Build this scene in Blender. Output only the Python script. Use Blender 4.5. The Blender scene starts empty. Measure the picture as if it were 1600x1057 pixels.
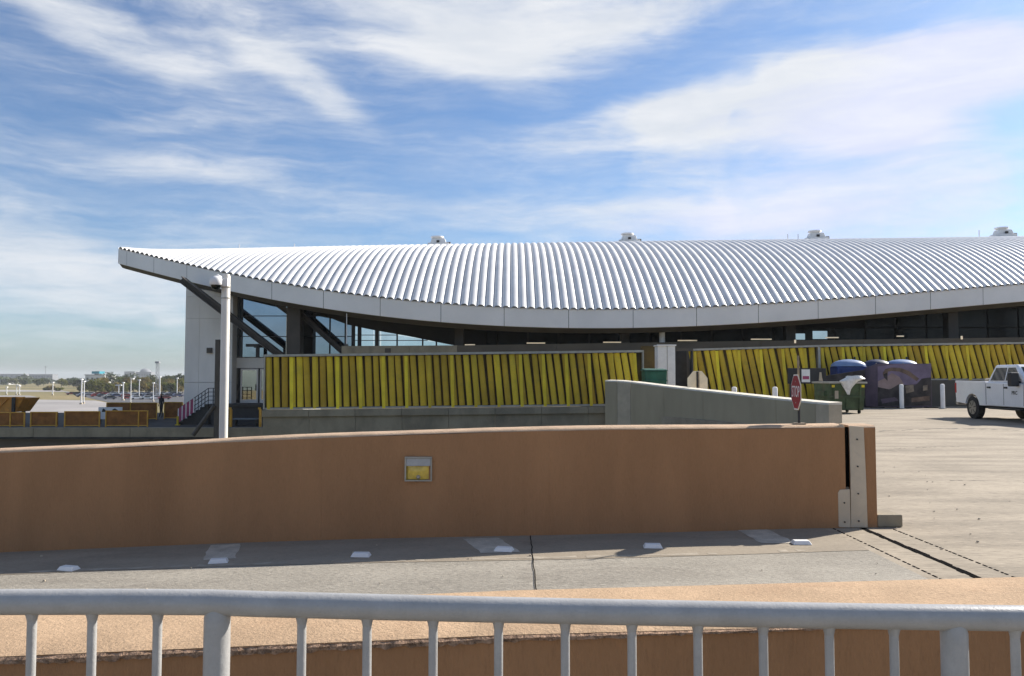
import bpy, bmesh, math, random
import numpy as np
from mathutils import Vector, Matrix
random.seed(7)
R = math.radians
C = bpy.context.scene.collection
scene = bpy.context.scene

# ------------------------------------------------------------------ camera, sky, sun, exposure
CAM_Z = 1.5
FPX, UC, VC = 1250.0, 800.0, 528.5
PITCH = math.atan((590 - VC) / FPX)
cam = bpy.data.cameras.new('camera')
cam.sensor_width = 36.0
cam.lens = 36.0 * FPX / 1600.0
cam.clip_start, cam.clip_end = 0.05, 12000
camo = bpy.data.objects.new('camera', cam)
C.objects.link(camo)
camo.location = (0, 0, CAM_Z)
camo.rotation_euler = (R(90) + PITCH, 0, 0)
scene.camera = camo

SUN = Vector((1.32, 0.86, 1.0)).normalized()
SUN_EL = math.asin(SUN.z)
SUN_AZ = math.atan2(SUN.x, SUN.y)
sl = bpy.data.lights.new('sun', 'SUN')
sl.energy = 5.0
sl.angle = R(0.55)
sl.color = (1.0, 0.93, 0.83)
so = bpy.data.objects.new('sun', sl)
C.objects.link(so)
so.location = (30, 20, 40)
so.rotation_euler = SUN.to_track_quat('Z', 'Y').to_euler()

scene.view_settings.view_transform = 'Standard'
scene.view_settings.look = 'None'
scene.view_settings.exposure = 0.74
scene.view_settings.gamma = 1.0
scene.view_settings.use_curve_mapping = False


class NT:
    """small node-tree helper"""
    def __init__(s, tree):
        s.t = tree
        s.n, s.l = tree.nodes, tree.links

    def node(s, typ, **kw):
        n = s.n.new(typ)
        for k, v in kw.items():
            setattr(n, k, v)
        return n

    def put(s, sock, v):
        if isinstance(v, bpy.types.NodeSocket):
            s.l.new(v, sock)
        else:
            sock.default_value = v

    def math(s, op, a, b=0.0, c=0.0, clamp=False):
        n = s.node('ShaderNodeMath', operation=op, use_clamp=clamp)
        s.put(n.inputs[0], a)
        s.put(n.inputs[1], b)
        s.put(n.inputs[2], c)
        return n.outputs[0]

    def mix(s, f, a, b):
        n = s.node('ShaderNodeMix', data_type='RGBA')
        s.put(n.inputs[0], f)
        s.put(n.inputs[6], a)
        s.put(n.inputs[7], b)
        return n.outputs[2]

    def noise(s, vec, scale, detail=4.0, rough=0.55, dist=0.0):
        n = s.node('ShaderNodeTexNoise')
        n.inputs['Scale'].default_value = scale
        n.inputs['Detail'].default_value = detail
        n.inputs['Roughness'].default_value = rough
        n.inputs['Distortion'].default_value = dist
        if vec is not None:
            s.l.new(vec, n.inputs['Vector'])
        return n.outputs[0]

    def ramp(s, f, lo, hi, smooth=True):
        n = s.node('ShaderNodeMapRange', interpolation_type='SMOOTHSTEP' if smooth else 'LINEAR')
        s.put(n.inputs[0], f)
        n.inputs[1].default_value = lo
        n.inputs[2].default_value = hi
        return n.outputs[0]

    def mapping(s, vec, loc=(0, 0, 0), rot=(0, 0, 0), scl=(1, 1, 1), typ='POINT'):
        n = s.node('ShaderNodeMapping', vector_type=typ)
        s.l.new(vec, n.inputs[0])
        n.inputs[1].default_value = loc
        n.inputs[2].default_value = rot
        n.inputs[3].default_value = scl
        return n.outputs[0]


def build_world():
    w = bpy.data.worlds.new('World')
    scene.world = w
    w.use_nodes = True
    t = NT(w.node_tree)
    t.n.clear()
    sky = t.node('ShaderNodeTexSky', sky_type='NISHITA')
    sky.sun_disc = False
    sky.sun_elevation = SUN_EL
    sky.sun_rotation = SUN_AZ
    sky.altitude = 150
    sky.air_density = 1.0
    sky.dust_density = 0.9
    sky.ozone_density = 2.2
    tc = t.node('ShaderNodeTexCoord')
    sep = t.node('ShaderNodeSeparateXYZ')
    t.l.new(tc.outputs['Generated'], sep.inputs[0])
    x, y, z = sep.outputs
    # azimuth and elevation of the view ray, in degrees
    az = t.math('MULTIPLY', t.math('ARCTAN2', x, y), 57.29578)
    el = t.math('MULTIPLY', t.math('ARCSINE', z), 57.29578)
    cmb = t.node('ShaderNodeCombineXYZ')
    t.l.new(az, cmb.inputs[0])
    t.l.new(el, cmb.inputs[1])
    ae = cmb.outputs[0]
    # warp
    nz = t.node('ShaderNodeTexNoise')
    nz.inputs['Scale'].default_value = 0.12
    nz.inputs['Detail'].default_value = 3.0
    t.l.new(ae, nz.inputs['Vector'])
    sub = t.node('ShaderNodeVectorMath', operation='SUBTRACT')
    t.l.new(nz.outputs[1], sub.inputs[0])
    sub.inputs[1].default_value = (0.5, 0.5, 0.5)
    scl = t.node('ShaderNodeVectorMath', operation='SCALE')
    t.l.new(sub.outputs[0], scl.inputs[0])
    scl.inputs['Scale'].default_value = 2.2
    add = t.node('ShaderNodeVectorMath', operation='ADD')
    t.l.new(ae, add.inputs[0])
    t.l.new(scl.outputs[0], add.inputs[1])
    aw = add.outputs[0]
    # cirrus masses: (az, el, tilt, half width, half height, weight), one list for the whole sky
    blobs = CLOUDS
    tot = None
    for (a, e, r, wx, wy, k) in blobs:
        m = t.mapping(aw, (a, e, 0), (0, 0, R(r)), (wx, wy, 1.0), 'TEXTURE')
        g = t.node('ShaderNodeTexGradient', gradient_type='SPHERICAL')
        t.l.new(m, g.inputs[0])
        v = t.math('MULTIPLY', t.ramp(g.outputs[1], 0.0, 0.75), k)
        tot = v if tot is None else t.math('ADD', tot, v)
    # wisps: long fibres in two directions plus billows
    f1 = t.noise(t.mapping(aw, rot=(0, 0, R(20)), scl=(0.070, 0.55, 1)), 1.0, 9.0, 0.62, 0.5)
    f2 = t.noise(t.mapping(aw, (5, 9, 0), (0, 0, R(-9)), (0.060, 0.42, 1)), 1.0, 9.0, 0.62, 0.5)
    f3 = t.noise(t.mapping(ae, (3, 2, 0), (0, 0, R(8)), (0.085, 0.44, 1)), 1.0, 9.0, 0.66, 0.35)
    left = t.ramp(az, -12.0, 4.0)
    fib = t.math('ADD', t.math('MULTIPLY', f1, t.math('SUBTRACT', 1.0, left)), t.math('MULTIPLY', f2, left))
    fib = t.math('ADD', t.math('MULTIPLY', fib, 0.58), t.math('MULTIPLY', f3, 0.42))
    dens = t.math('ADD', tot, t.math('MULTIPLY', t.math('SUBTRACT', fib, 0.5), 2.3))
    dens = t.ramp(dens, -0.12, 1.12)
    # thin veil of fine threads everywhere, denser low in the sky
    low = t.math('SUBTRACT', 1.0, t.ramp(el, 2.0, 19.0))
    f4 = t.noise(t.mapping(aw, (1, 4, 0), (0, 0, R(14)), (0.11, 1.1, 1)), 1.0, 7.0, 0.66, 0.25)
    thr = t.ramp(t.math('ADD', t.math('MULTIPLY', f4, 0.55), t.math('MULTIPLY', fib, 0.45)), 0.26, 0.76)
    veil = t.math('MULTIPLY', thr, t.math('ADD', 0.22, t.math('MULTIPLY', low, 0.34)))
    dens = t.math('SUBTRACT', 1.0, t.math('MULTIPLY', t.math('SUBTRACT', 1.0, dens), t.math('SUBTRACT', 1.0, veil)))
    dens = t.math('MULTIPLY', dens, t.ramp(el, -1.0, 4.0))
    dens = t.math('MULTIPLY', dens, 0.93)
    bright = t.mix(t.ramp(f3, 0.3, 0.75), (8.2, 8.6, 9.2, 1), (9.9, 10.0, 10.2, 1))
    # cloud near the sun is at least as bright as the sky around it
    skyc = t.node('ShaderNodeMix', data_type='RGBA', blend_type='MULTIPLY')
    skyc.inputs[0].default_value = 1.0
    t.l.new(sky.outputs[0], skyc.inputs[6])
    skyc.inputs[7].default_value = SKY_TINT
    lt = t.node('ShaderNodeMix', data_type='RGBA', blend_type='LIGHTEN')
    lt.inputs[0].default_value = 1.0
    t.l.new(bright, lt.inputs[6])
    t.l.new(t.mix(0.12, skyc.outputs[2], (9.5, 9.5, 9.5, 1)), lt.inputs[7])
    col = t.mix(dens, skyc.outputs[2], lt.outputs[2])
    bg = t.node('ShaderNodeBackground')
    bg.inputs[1].default_value = 0.056
    t.l.new(col, bg.inputs[0])
    out = t.node('ShaderNodeOutputWorld')
    t.l.new(bg.outputs[0], out.inputs[0])


def uv2ae(u, v):
    a, b = (u - UC) / FPX, (VC - v) / FPX
    Y = math.cos(PITCH) - b * math.sin(PITCH)
    Z = math.sin(PITCH) + b * math.cos(PITCH)
    return math.degrees(math.atan2(a, Y)), math.degrees(math.atan2(Z, math.hypot(a, Y)))


SKY_TINT = (0.94, 1.19, 1.46, 1)
def cl(u, v, w, h, tilt, k):
    """a cirrus mass centred where the photograph shows it, sizes in degrees of sky"""
    a, e = uv2ae(u, v)
    return (a, e, tilt, w / 21.8, h / 21.8, k)


CLOUDS = [
    cl(120, 30, 330, 46, -16, 0.70),       # streak falling from the upper left
    cl(360, 50, 300, 95, -24, 0.48),
    cl(470, 125, 170, 42, -27, 0.50),
    cl(790, 20, 420, 125, 6, 0.95),        # great white sheet overhead
    cl(770, 95, 170, 75, -14, 0.60),
    cl(1060, 5, 300, 40, 10, 0.45),
    cl(1310, 148, 580, 76, 7, 0.95),       # long mass on the right
    cl(1500, 125, 330, 95, 9, 0.75),
    cl(1130, 150, 230, 52, 4, 0.60),
    cl(1180, 125, 220, 50, 10, 0.55),
    cl(1380, 215, 150, 48, -6, 0.45),
    cl(980, 190, 330, 40, 6, 0.38),
    cl(1330, 305, 480, 120, 0, 0.62),      # pale sheet above the roof
    cl(1000, 340, 420, 50, -2, 0.40),
    cl(480, 300, 420, 55, -10, 0.30),
    cl(160, 250, 320, 34, -4, 0.20),
    cl(250, 190, 130, 26, 8, 0.30),
    cl(60, 405, 350, 100, -8, 0.78),       # bank low on the left
    (48.0, 24.0, 5, 20.0, 7.0, 0.6),
    (-60.0, 20.0, -8, 24.0, 7.0, 0.6),
    (10.0, 42.0, 6, 34.0, 8.0, 0.5),
    (70.0, 45.0, 6, 30.0, 7.0, 0.5),
    (-60.0, 45.0, 6, 30.0, 7.0, 0.5),
    (110.0, 25.0, 4, 34.0, 9.0, 0.6),
    (-120.0, 30.0, -6, 36.0, 9.0, 0.6),
    (170.0, 24.0, 3, 30.0, 8.0, 0.6),
]
build_world()


# ------------------------------------------------------------------ helpers
def P(u, v, D):
    """point of the place seen at photo pixel (u, v), D metres ahead of the camera"""
    a, b = (u - UC) / FPX, (VC - v) / FPX
    Y = math.cos(PITCH) - b * math.sin(PITCH)
    Z = math.sin(PITCH) + b * math.cos(PITCH)
    s = D / Y
    return Vector((a * s, D, CAM_Z + Z * s))


def PX(u, D):
    return P(u, 590, D).x


def PZ(v, D):
    return P(800, v, D).z


class MB:
    def __init__(s):
        s.v, s.f = [], []

    def add(s, vs, fs):
        o = len(s.v)
        s.v += [tuple(p) for p in vs]
        s.f += [tuple(o + i for i in f) for f in fs]
        return s

    def box(s, x0, x1, y0, y1, z0, z1):
        return s.add([(x0, y0, z0), (x1, y0, z0), (x1, y1, z0), (x0, y1, z0),
                      (x0, y0, z1), (x1, y0, z1), (x1, y1, z1), (x0, y1, z1)],
                     [(0, 3, 2, 1), (4, 5, 6, 7), (0, 1, 5, 4), (1, 2, 6, 5), (2, 3, 7, 6), (3, 0, 4, 7)])

    def hexa(s, b, t):
        """bottom ring b and top ring t, four points each, counter-clockwise from above"""
        return s.add(list(b) + list(t),
                     [(0, 3, 2, 1), (4, 5, 6, 7), (0, 1, 5, 4), (1, 2, 6, 5), (2, 3, 7, 6), (3, 0, 4, 7)])

    def tube(s, p0, p1, r0, r1=None, n=10, caps=True):
        return s.path([p0, p1], [r0, r0 if r1 is None else r1], n, caps)

    def path(s, pts, rad, n=10, caps=True):
        pts = [Vector(p) for p in pts]
        if not isinstance(rad, (list, tuple)):
            rad = [rad] * len(pts)
        o = len(s.v)
        for i, p in enumerate(pts):
            d = (pts[min(i + 1, len(pts) - 1)] - pts[max(i - 1, 0)]).normalized()
            a = Vector((0, 0, 1)) if abs(d.z) < 0.9 else Vector((1, 0, 0))
            e1 = d.cross(a).normalized()
            e2 = d.cross(e1).normalized()
            for k in range(n):
                th = 2 * math.pi * k / n
                s.v.append(tuple(p + (e1 * math.cos(th) + e2 * math.sin(th)) * rad[i]))
        for i in range(len(pts) - 1):
            for k in range(n):
                a, b = o + i * n + k, o + i * n + (k + 1) % n
                s.f.append((a, a + n, b + n, b))
        if caps:
            s.f.append(tuple(o + k for k in range(n)))
            q = o + (len(pts) - 1) * n
            s.f.append(tuple(q + n - 1 - k for k in range(n)))
        return s

    def prism(s, poly, fn0, fn1):
        """polygon [(a, b)] mapped through fn0 and fn1 to the two end caps"""
        n = len(poly)
        return s.add([fn0(*p) for p in poly] + [fn1(*p) for p in poly],
                     [tuple(range(n - 1, -1, -1)), tuple(range(n, 2 * n))] +
                     [(i, (i + 1) % n, n + (i + 1) % n, n + i) for i in range(n)])

    def sheet(s, rows):
        n = len(rows[0])
        return s.add([p for r in rows for p in r],
                     [(i * n + j, i * n + j + 1, (i + 1) * n + j + 1, (i + 1) * n + j)
                      for i in range(len(rows) - 1) for j in range(n - 1)])

    def mesh(s, name, mat, smooth=False, off=(0, 0, 0), fix=True):
        me = bpy.data.meshes.new(name)
        ox, oy, oz = off
        me.from_pydata([(a - ox, b - oy, c - oz) for a, b, c in s.v], [], s.f)
        if fix:
            bm = bmesh.new()
            bm.from_mesh(me)
            bmesh.ops.recalc_face_normals(bm, faces=bm.faces)
            bm.to_mesh(me)
            bm.free()
        if mat is not None:
            me.materials.append(mat)
        if smooth:
            me.polygons.foreach_set('use_smooth', [True] * len(me.polygons))
            try:
                me.set_sharp_from_angle(angle=R(40))
            except Exception:
                pass
        me.update()
        return me

    def build(s, name, mat, parent=None, smooth=False, bevel=0.0, local=False, fix=True, seg=2):
        off = (0, 0, 0)
        if parent is not None and not local:
            p = parent
            while p is not None:
                off = (off[0] + p.location.x, off[1] + p.location.y, off[2] + p.location.z)
                p = p.parent
        o = bpy.data.objects.new(name, s.mesh(name, mat, smooth, off, fix))
        C.objects.link(o)
        o.parent = parent
        if bevel:
            b = o.modifiers.new('bevel', 'BEVEL')
            b.width, b.segments, b.limit_method, b.angle_limit = bevel, seg, 'ANGLE', R(35)
            o.data.polygons.foreach_set('use_smooth', [True] * len(o.data.polygons))
            b.harden_normals = True
        return o


def tag(o, label=None, cat=None, group=None, kind=None):
    for k, v in (('label', label), ('category', cat), ('group', group), ('kind', kind)):
        if v:
            o[k] = v
    return o


def thing(name, label, cat, loc=(0, 0, 0), rz=0.0, group=None):
    o = bpy.data.objects.new(name, None)
    o.empty_display_size = 0.2
    C.objects.link(o)
    o.location = loc
    o.rotation_euler = (0, 0, rz)
    return tag(o, label, cat, group)


def link_copy(src, parent=None, loc=None):
    c = src.copy()
    C.objects.link(c)
    c.parent = parent
    if loc is not None:
        c.location = loc
    return c


def copy_tree(src, parent=None):
    c = link_copy(src, parent)
    for ch in list(src.children):
        copy_tree(ch, c)
    return c


ORD = ['first', 'second', 'third', 'fourth', 'fifth', 'sixth', 'seventh', 'eighth', 'ninth', 'tenth', 'eleventh',
       'twelfth', 'thirteenth', 'fourteenth', 'fifteenth', 'sixteenth', 'seventeenth', 'eighteenth', 'nineteenth',
       'twentieth']


# ------------------------------------------------------------------ materials
def mat(name, col, rough=0.7, metal=0.0, var=0.12, vscale=3.0, speck=0.0, sscale=60.0, bump=0.0, bscale=40.0,
        col2=None, spec=0.5, stretch=(1, 1, 1), dirt=None, dirt_amt=0.0, dirt_scale=0.6, coat=0.0):
    m = bpy.data.materials.new(name)
    m.use_nodes = True
    t = NT(m.node_tree)
    b = t.n['Principled BSDF']
    tc = t.node('ShaderNodeTexCoord')
    geo = t.node('ShaderNodeNewGeometry')
    vec = t.mapping(geo.outputs['Position'], scl=stretch)
    c = tuple(col) + (1,)
    n1 = t.noise(vec, vscale, 5.0, 0.6)
    c2 = tuple(col2) + (1,) if col2 else tuple(max(0, k * (1 - var * 1.6)) for k in col) + (1,)
    c1 = c if col2 else tuple(min(1, k * (1 + var)) for k in col) + (1,)
    colour = t.mix(t.ramp(n1, 0.28, 0.72), c2, c1)
    if dirt:
        n3 = t.noise(vec, dirt_scale, 6.0, 0.65, 0.8)
        colour = t.mix(t.math('MULTIPLY', t.ramp(n3, 0.48, 0.72), dirt_amt), colour, tuple(dirt) + (1,))
    if speck:
        n2 = t.noise(vec, sscale, 3.0, 0.7)
        colour = t.mix(t.math('MULTIPLY', t.ramp(n2, 0.53, 0.68), speck), colour, tuple(k * 0.35 for k in col) + (1,))
        colour = t.mix(t.math('MULTIPLY', t.ramp(n2, 0.45, 0.30), speck), colour, tuple(min(1, k * 1.5) for k in col) + (1,))
    t.l.new(colour, b.inputs['Base Color'])
    b.inputs['Roughness'].default_value = rough
    b.inputs['Metallic'].default_value = metal
    b.inputs['Specular IOR Level'].default_value = spec
    if coat:
        b.inputs['Coat Weight'].default_value = coat
        b.inputs['Coat Roughness'].default_value = 0.05
    if bump:
        n4 = t.noise(vec, bscale, 4.0, 0.7)
        bp = t.node('ShaderNodeBump')
        bp.inputs['Strength'].default_value = bump
        bp.inputs['Distance'].default_value = 0.02
        t.l.new(n4, bp.inputs['Height'])
        t.l.new(bp.outputs[0], b.inputs['Normal'])
    return m


def glow_mat(name, col, strength):
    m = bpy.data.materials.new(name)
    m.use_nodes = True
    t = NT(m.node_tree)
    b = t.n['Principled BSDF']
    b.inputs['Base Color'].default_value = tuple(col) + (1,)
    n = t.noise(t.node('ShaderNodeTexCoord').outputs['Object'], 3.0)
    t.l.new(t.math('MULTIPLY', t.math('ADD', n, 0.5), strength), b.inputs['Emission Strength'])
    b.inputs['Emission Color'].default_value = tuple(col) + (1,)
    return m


def glass_mat(name, col, metal=1.0, rough=0.03):
    m = mat(name, col, rough, metal, 0.06, 0.7)
    return m


M = {}
M['stucco'] = mat('brown_stucco', (0.385, 0.205, 0.100), 0.9, var=0.07, vscale=2.2, speck=0.14, sscale=90, bump=0.5, bscale=70,
                  dirt=(0.30, 0.155, 0.075), dirt_amt=0.3, dirt_scale=1.6, spec=0.25, stretch=(1, 1, 0.22))
M['cap'] = mat('sandy_cap', (0.50, 0.345, 0.215), 0.9, var=0.10, vscale=4, speck=0.35, sscale=80, bump=0.35, bscale=90,
               dirt=(0.41, 0.26, 0.155), dirt_amt=0.6, dirt_scale=2.2, spec=0.2)
M['crumble'] = mat('crumbled_edge', (0.46, 0.30, 0.20), 0.95, var=0.35, vscale=40, speck=0.8, sscale=90, bump=1.0, bscale=80, spec=0.2)
M['asphalt'] = mat('grey_road', (0.335, 0.305, 0.255), 0.9, var=0.10, vscale=1.2, speck=0.55, sscale=38, bump=0.6, bscale=45,
                   dirt=(0.24, 0.215, 0.178), dirt_amt=0.75, dirt_scale=1.1, stretch=(0.5, 1.2, 1), spec=0.25)
M['gutter'] = mat('gutter_concrete', (0.31, 0.262, 0.20), 0.9, var=0.10, vscale=1.4, speck=0.30, sscale=55, bump=0.3, bscale=50,
                  dirt=(0.22, 0.185, 0.14), dirt_amt=0.6, dirt_scale=1.1, stretch=(0.4, 1, 1), spec=0.25)
M['apron'] = mat('apron_concrete', (0.325, 0.274, 0.208), 0.9, var=0.20, vscale=1.3, speck=0.55, sscale=26, bump=0.3, bscale=30,
                 dirt=(0.235, 0.195, 0.147), dirt_amt=0.7, dirt_scale=0.55, stretch=(0.28, 1, 1), spec=0.25)
M['patch'] = mat('pale_patch', (0.47, 0.425, 0.35), 0.9, var=0.15, vscale=6, speck=0.3, sscale=60)
M['joint'] = mat('black_joint', (0.004, 0.004, 0.004), 1.0, var=0.3, vscale=20, spec=0.02)
M['concrete'] = mat('grey_concrete', (0.28, 0.242, 0.172), 0.9, var=0.16, vscale=1.0, speck=0.12, sscale=20, bump=0.3, bscale=20,
                    dirt=(0.12, 0.108, 0.083), dirt_amt=0.45, dirt_scale=0.7, stretch=(1, 1, 0.6))
M['paleconc'] = mat('pale_concrete', (0.46, 0.39, 0.29), 0.85, var=0.10, vscale=1.5, dirt=(0.3, 0.27, 0.22), dirt_amt=0.3, dirt_scale=1.5)
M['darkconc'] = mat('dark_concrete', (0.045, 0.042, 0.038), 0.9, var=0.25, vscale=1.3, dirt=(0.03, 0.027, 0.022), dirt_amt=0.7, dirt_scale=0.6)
M['plate'] = mat('cream_plate', (0.56, 0.47, 0.35), 0.6, var=0.08, vscale=3, dirt=(0.40, 0.35, 0.28), dirt_amt=0.4, dirt_scale=4)
M['rail'] = mat('grey_paint', (0.40, 0.395, 0.385), 0.36, 0.0, var=0.06, vscale=14, speck=0.10, sscale=130, bump=0.12, bscale=120)
M['roof'] = mat('white_metal_roof', (0.74, 0.73, 0.71), 0.45, 0.12, var=0.05, vscale=0.8)
M['fascia'] = mat('fascia_metal', (0.85, 0.83, 0.815), 0.5, 0.0, var=0.04, vscale=0.4)
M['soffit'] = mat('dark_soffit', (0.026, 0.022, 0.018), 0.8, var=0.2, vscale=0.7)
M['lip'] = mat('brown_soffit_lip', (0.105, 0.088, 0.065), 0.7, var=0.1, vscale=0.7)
M['steel'] = mat('brown_steel', (0.070, 0.058, 0.047), 0.6, var=0.12, vscale=1.0)
M['black'] = mat('black_metal', (0.018, 0.018, 0.020), 0.55, var=0.3, vscale=3)
M['panel'] = mat('white_wall_panel', (0.76, 0.725, 0.68), 0.75, var=0.05, vscale=0.8, dirt=(0.64, 0.61, 0.57), dirt_amt=0.4, dirt_scale=0.5, stretch=(1, 1, 0.4))
M['glass'] = glass_mat('blue_tinted_glass', (0.24, 0.29, 0.35))
M['clear'] = glass_mat('pale_glass', (0.62, 0.70, 0.76))
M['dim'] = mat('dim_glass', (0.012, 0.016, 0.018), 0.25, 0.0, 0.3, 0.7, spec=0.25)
M['door'] = glass_mat('door_glass', (0.42, 0.40, 0.36), 1.0, 0.02)
M['yellow'] = mat('yellow_tube_paint', (0.68, 0.475, 0.035), 0.85, var=0.14, vscale=0.5, dirt=(0.50, 0.37, 0.05), dirt_amt=0.6, dirt_scale=2.0)
M['yellow2'] = mat('bright_yellow_strip', (0.84, 0.64, 0.02), 0.5, var=0.10, vscale=1.0)
M['backing'] = mat('olive_backing', (0.085, 0.055, 0.010), 0.8, var=0.3, vscale=1.2)
M['silver'] = mat('dull_aluminium', (0.40, 0.38, 0.33), 0.5, 0.3, var=0.1, vscale=4)
M['white'] = mat('white_paint', (0.78, 0.77, 0.75), 0.5, var=0.05, vscale=3)
M['polew'] = mat('cream_pole_paint', (0.74, 0.70, 0.62), 0.5, var=0.05, vscale=2)
M['truck'] = mat('truck_white', (0.82, 0.82, 0.83), 0.28, var=0.03, vscale=2, coat=0.6)
M['tyre'] = mat('tyre_rubber', (0.018, 0.018, 0.018), 0.85, var=0.2, vscale=10)
M['rim'] = mat('alloy_rim', (0.35, 0.35, 0.36), 0.35, 0.8, var=0.1, vscale=10)
M['tint'] = mat('dark_window', (0.012, 0.020, 0.016), 0.04, 0.0, var=0.4, vscale=3, spec=0.30)
M['red'] = mat('red_lens', (0.42, 0.012, 0.015), 0.3, var=0.1, vscale=5)
M['stop'] = mat('sign_red', (0.30, 0.008, 0.014), 0.5, var=0.08, vscale=8)
M['tan'] = mat('sign_back', (0.86, 0.72, 0.50), 0.6, var=0.06, vscale=5)
M['rust'] = mat('rusty_post', (0.33, 0.26, 0.18), 0.8, var=0.25, vscale=9)
M['green'] = mat('skip_green', (0.060, 0.095, 0.040), 0.7, var=0.25, vscale=3, dirt=(0.12, 0.10, 0.05), dirt_amt=0.5, dirt_scale=2)
M['teal'] = mat('bin_green', (0.010, 0.095, 0.062), 0.7, var=0.15, vscale=3)
M['blue'] = mat('toilet_blue', (0.010, 0.036, 0.17), 0.5, var=0.1, vscale=3)
M['navy'] = mat('toilet_navy', (0.010, 0.024, 0.080), 0.5, var=0.1, vscale=3)
M['dome'] = mat('toilet_roof', (0.18, 0.26, 0.44), 0.5, var=0.06, vscale=3)
M['bag'] = mat('bag_plastic', (0.74, 0.73, 0.70), 0.4, var=0.1, vscale=9, bump=0.5, bscale=30)
M['orange'] = mat('orange_plate', (0.60, 0.25, 0.025), 0.6, var=0.15, vscale=2, dirt=(0.2, 0.09, 0.02), dirt_amt=0.5, dirt_scale=2)
M['mesh'] = mat('brown_mesh', (0.26, 0.105, 0.022), 0.9, var=0.2, vscale=3)
M['frame'] = mat('yellow_frame', (0.62, 0.33, 0.035), 0.6, var=0.12, vscale=4)
M['pink'] = mat('pink_slat', (0.36, 0.06, 0.14), 0.6, var=0.15, vscale=4)
M['amber'] = mat('amber_lens', (0.66, 0.46, 0.05), 0.2, var=0.18, vscale=14, spec=0.8)
M['amber2'] = mat('amber_reflector', (0.30, 0.24, 0.03), 0.3, 0.3, var=0.2, vscale=10)
M['grass'] = mat('dry_grass', (0.30, 0.235, 0.125), 0.95, var=0.2, vscale=0.01, col2=(0.150, 0.145, 0.070), spec=0.1,
                 dirt=(0.10, 0.11, 0.05), dirt_amt=0.6, dirt_scale=0.02)
M['tarmac'] = mat('lot_tarmac', (0.085, 0.085, 0.09), 0.9, var=0.15, vscale=0.03)
M['palepave'] = mat('pale_pavement', (0.31, 0.29, 0.275), 0.9, var=0.15, vscale=0.04)
M['bark'] = mat('bark', (0.07, 0.055, 0.04), 0.9, var=0.3, vscale=3)
for i, c in enumerate([(0.10, 0.125, 0.030), (0.16, 0.165, 0.038), (0.065, 0.090, 0.030), (0.21, 0.165, 0.050)]):
    m_ = M['leaf%d' % i] = mat('leaves_%d' % i, c, 0.8, var=0.45, vscale=0.35, spec=0.2)
    _t = NT(m_.node_tree)
    _b = _t.n['Principled BSDF']
    _tr = _t.node('ShaderNodeBsdfTranslucent')
    _t.l.new(_b.inputs['Base Color'].links[0].from_socket, _tr.inputs[0])
    _mx = _t.node('ShaderNodeMixShader')
    _mx.inputs[0].default_value = 0.45
    _t.l.new(_b.outputs[0], _mx.inputs[1])
    _t.l.new(_tr.outputs[0], _mx.inputs[2])
    _t.l.new(_mx.outputs[0], _t.n['Material Output'].inputs[0])
M['wood'] = mat('far_woods', (0.070, 0.090, 0.045), 0.9, var=0.3, vscale=0.05, spec=0.1)
M['cloth'] = mat('dark_clothes', (0.022, 0.022, 0.028), 0.9, var=0.2, vscale=8)
M['skin'] = mat('skin', (0.30, 0.17, 0.11), 0.6, var=0.1, vscale=10)
for _k in ('yellow', 'yellow2'):               # each tube faded a little differently
    _t = NT(M[_k].node_tree)
    _b = _t.n['Principled BSDF']
    _src = _b.inputs['Base Color'].links[0].from_socket
    _oi = _t.node('ShaderNodeObjectInfo')
    _hs = _t.node('ShaderNodeHueSaturation')
    _t.l.new(_src, _hs.inputs['Color'])
    _t.l.new(_t.math('ADD', 0.72, _t.math('MULTIPLY', _oi.outputs['Random'], 0.42)), _hs.inputs['Value'])
    _t.l.new(_t.math('ADD', 0.488, _t.math('MULTIPLY', _oi.outputs['Random'], 0.018)), _hs.inputs['Hue'])
    _t.l.new(_hs.outputs[0], _b.inputs['Base Color'])
M['lamp'] = glow_mat('warm_glow', (1.0, 0.82, 0.58), 0.22)  # warm emission; on the slit bars it replaces sunlight


# ------------------------------------------------------------------ ground, road, apron
def gz(X):
    if X >= 1.5:
        return 0.0
    if X > -1.5:
        return -0.05 * (1.5 - X) ** 2 / 6.0
    return -0.075 + 0.05 * (X + 1.5) + 0.0


WD = [(-16, 9.2), (-9, 8.35), (-5.2, 8.12), (-2.6, 8.0), (0, 7.70), (1.25, 7.76), (3.24, 8.08), (3.9, 8.14)]


def wall_y(X):
    return float(np.interp(X, [a for a, b in WD], [b for a, b in WD]))


def wall_ys(X):
    return sum(wall_y(X + d) for d in (-0.9, -0.45, 0, 0.45, 0.9)) / 5


M['gutter2'] = mat('pale_silt', (0.36, 0.31, 0.24), 0.9, var=0.15, vscale=6, speck=0.3, sscale=60)


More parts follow.
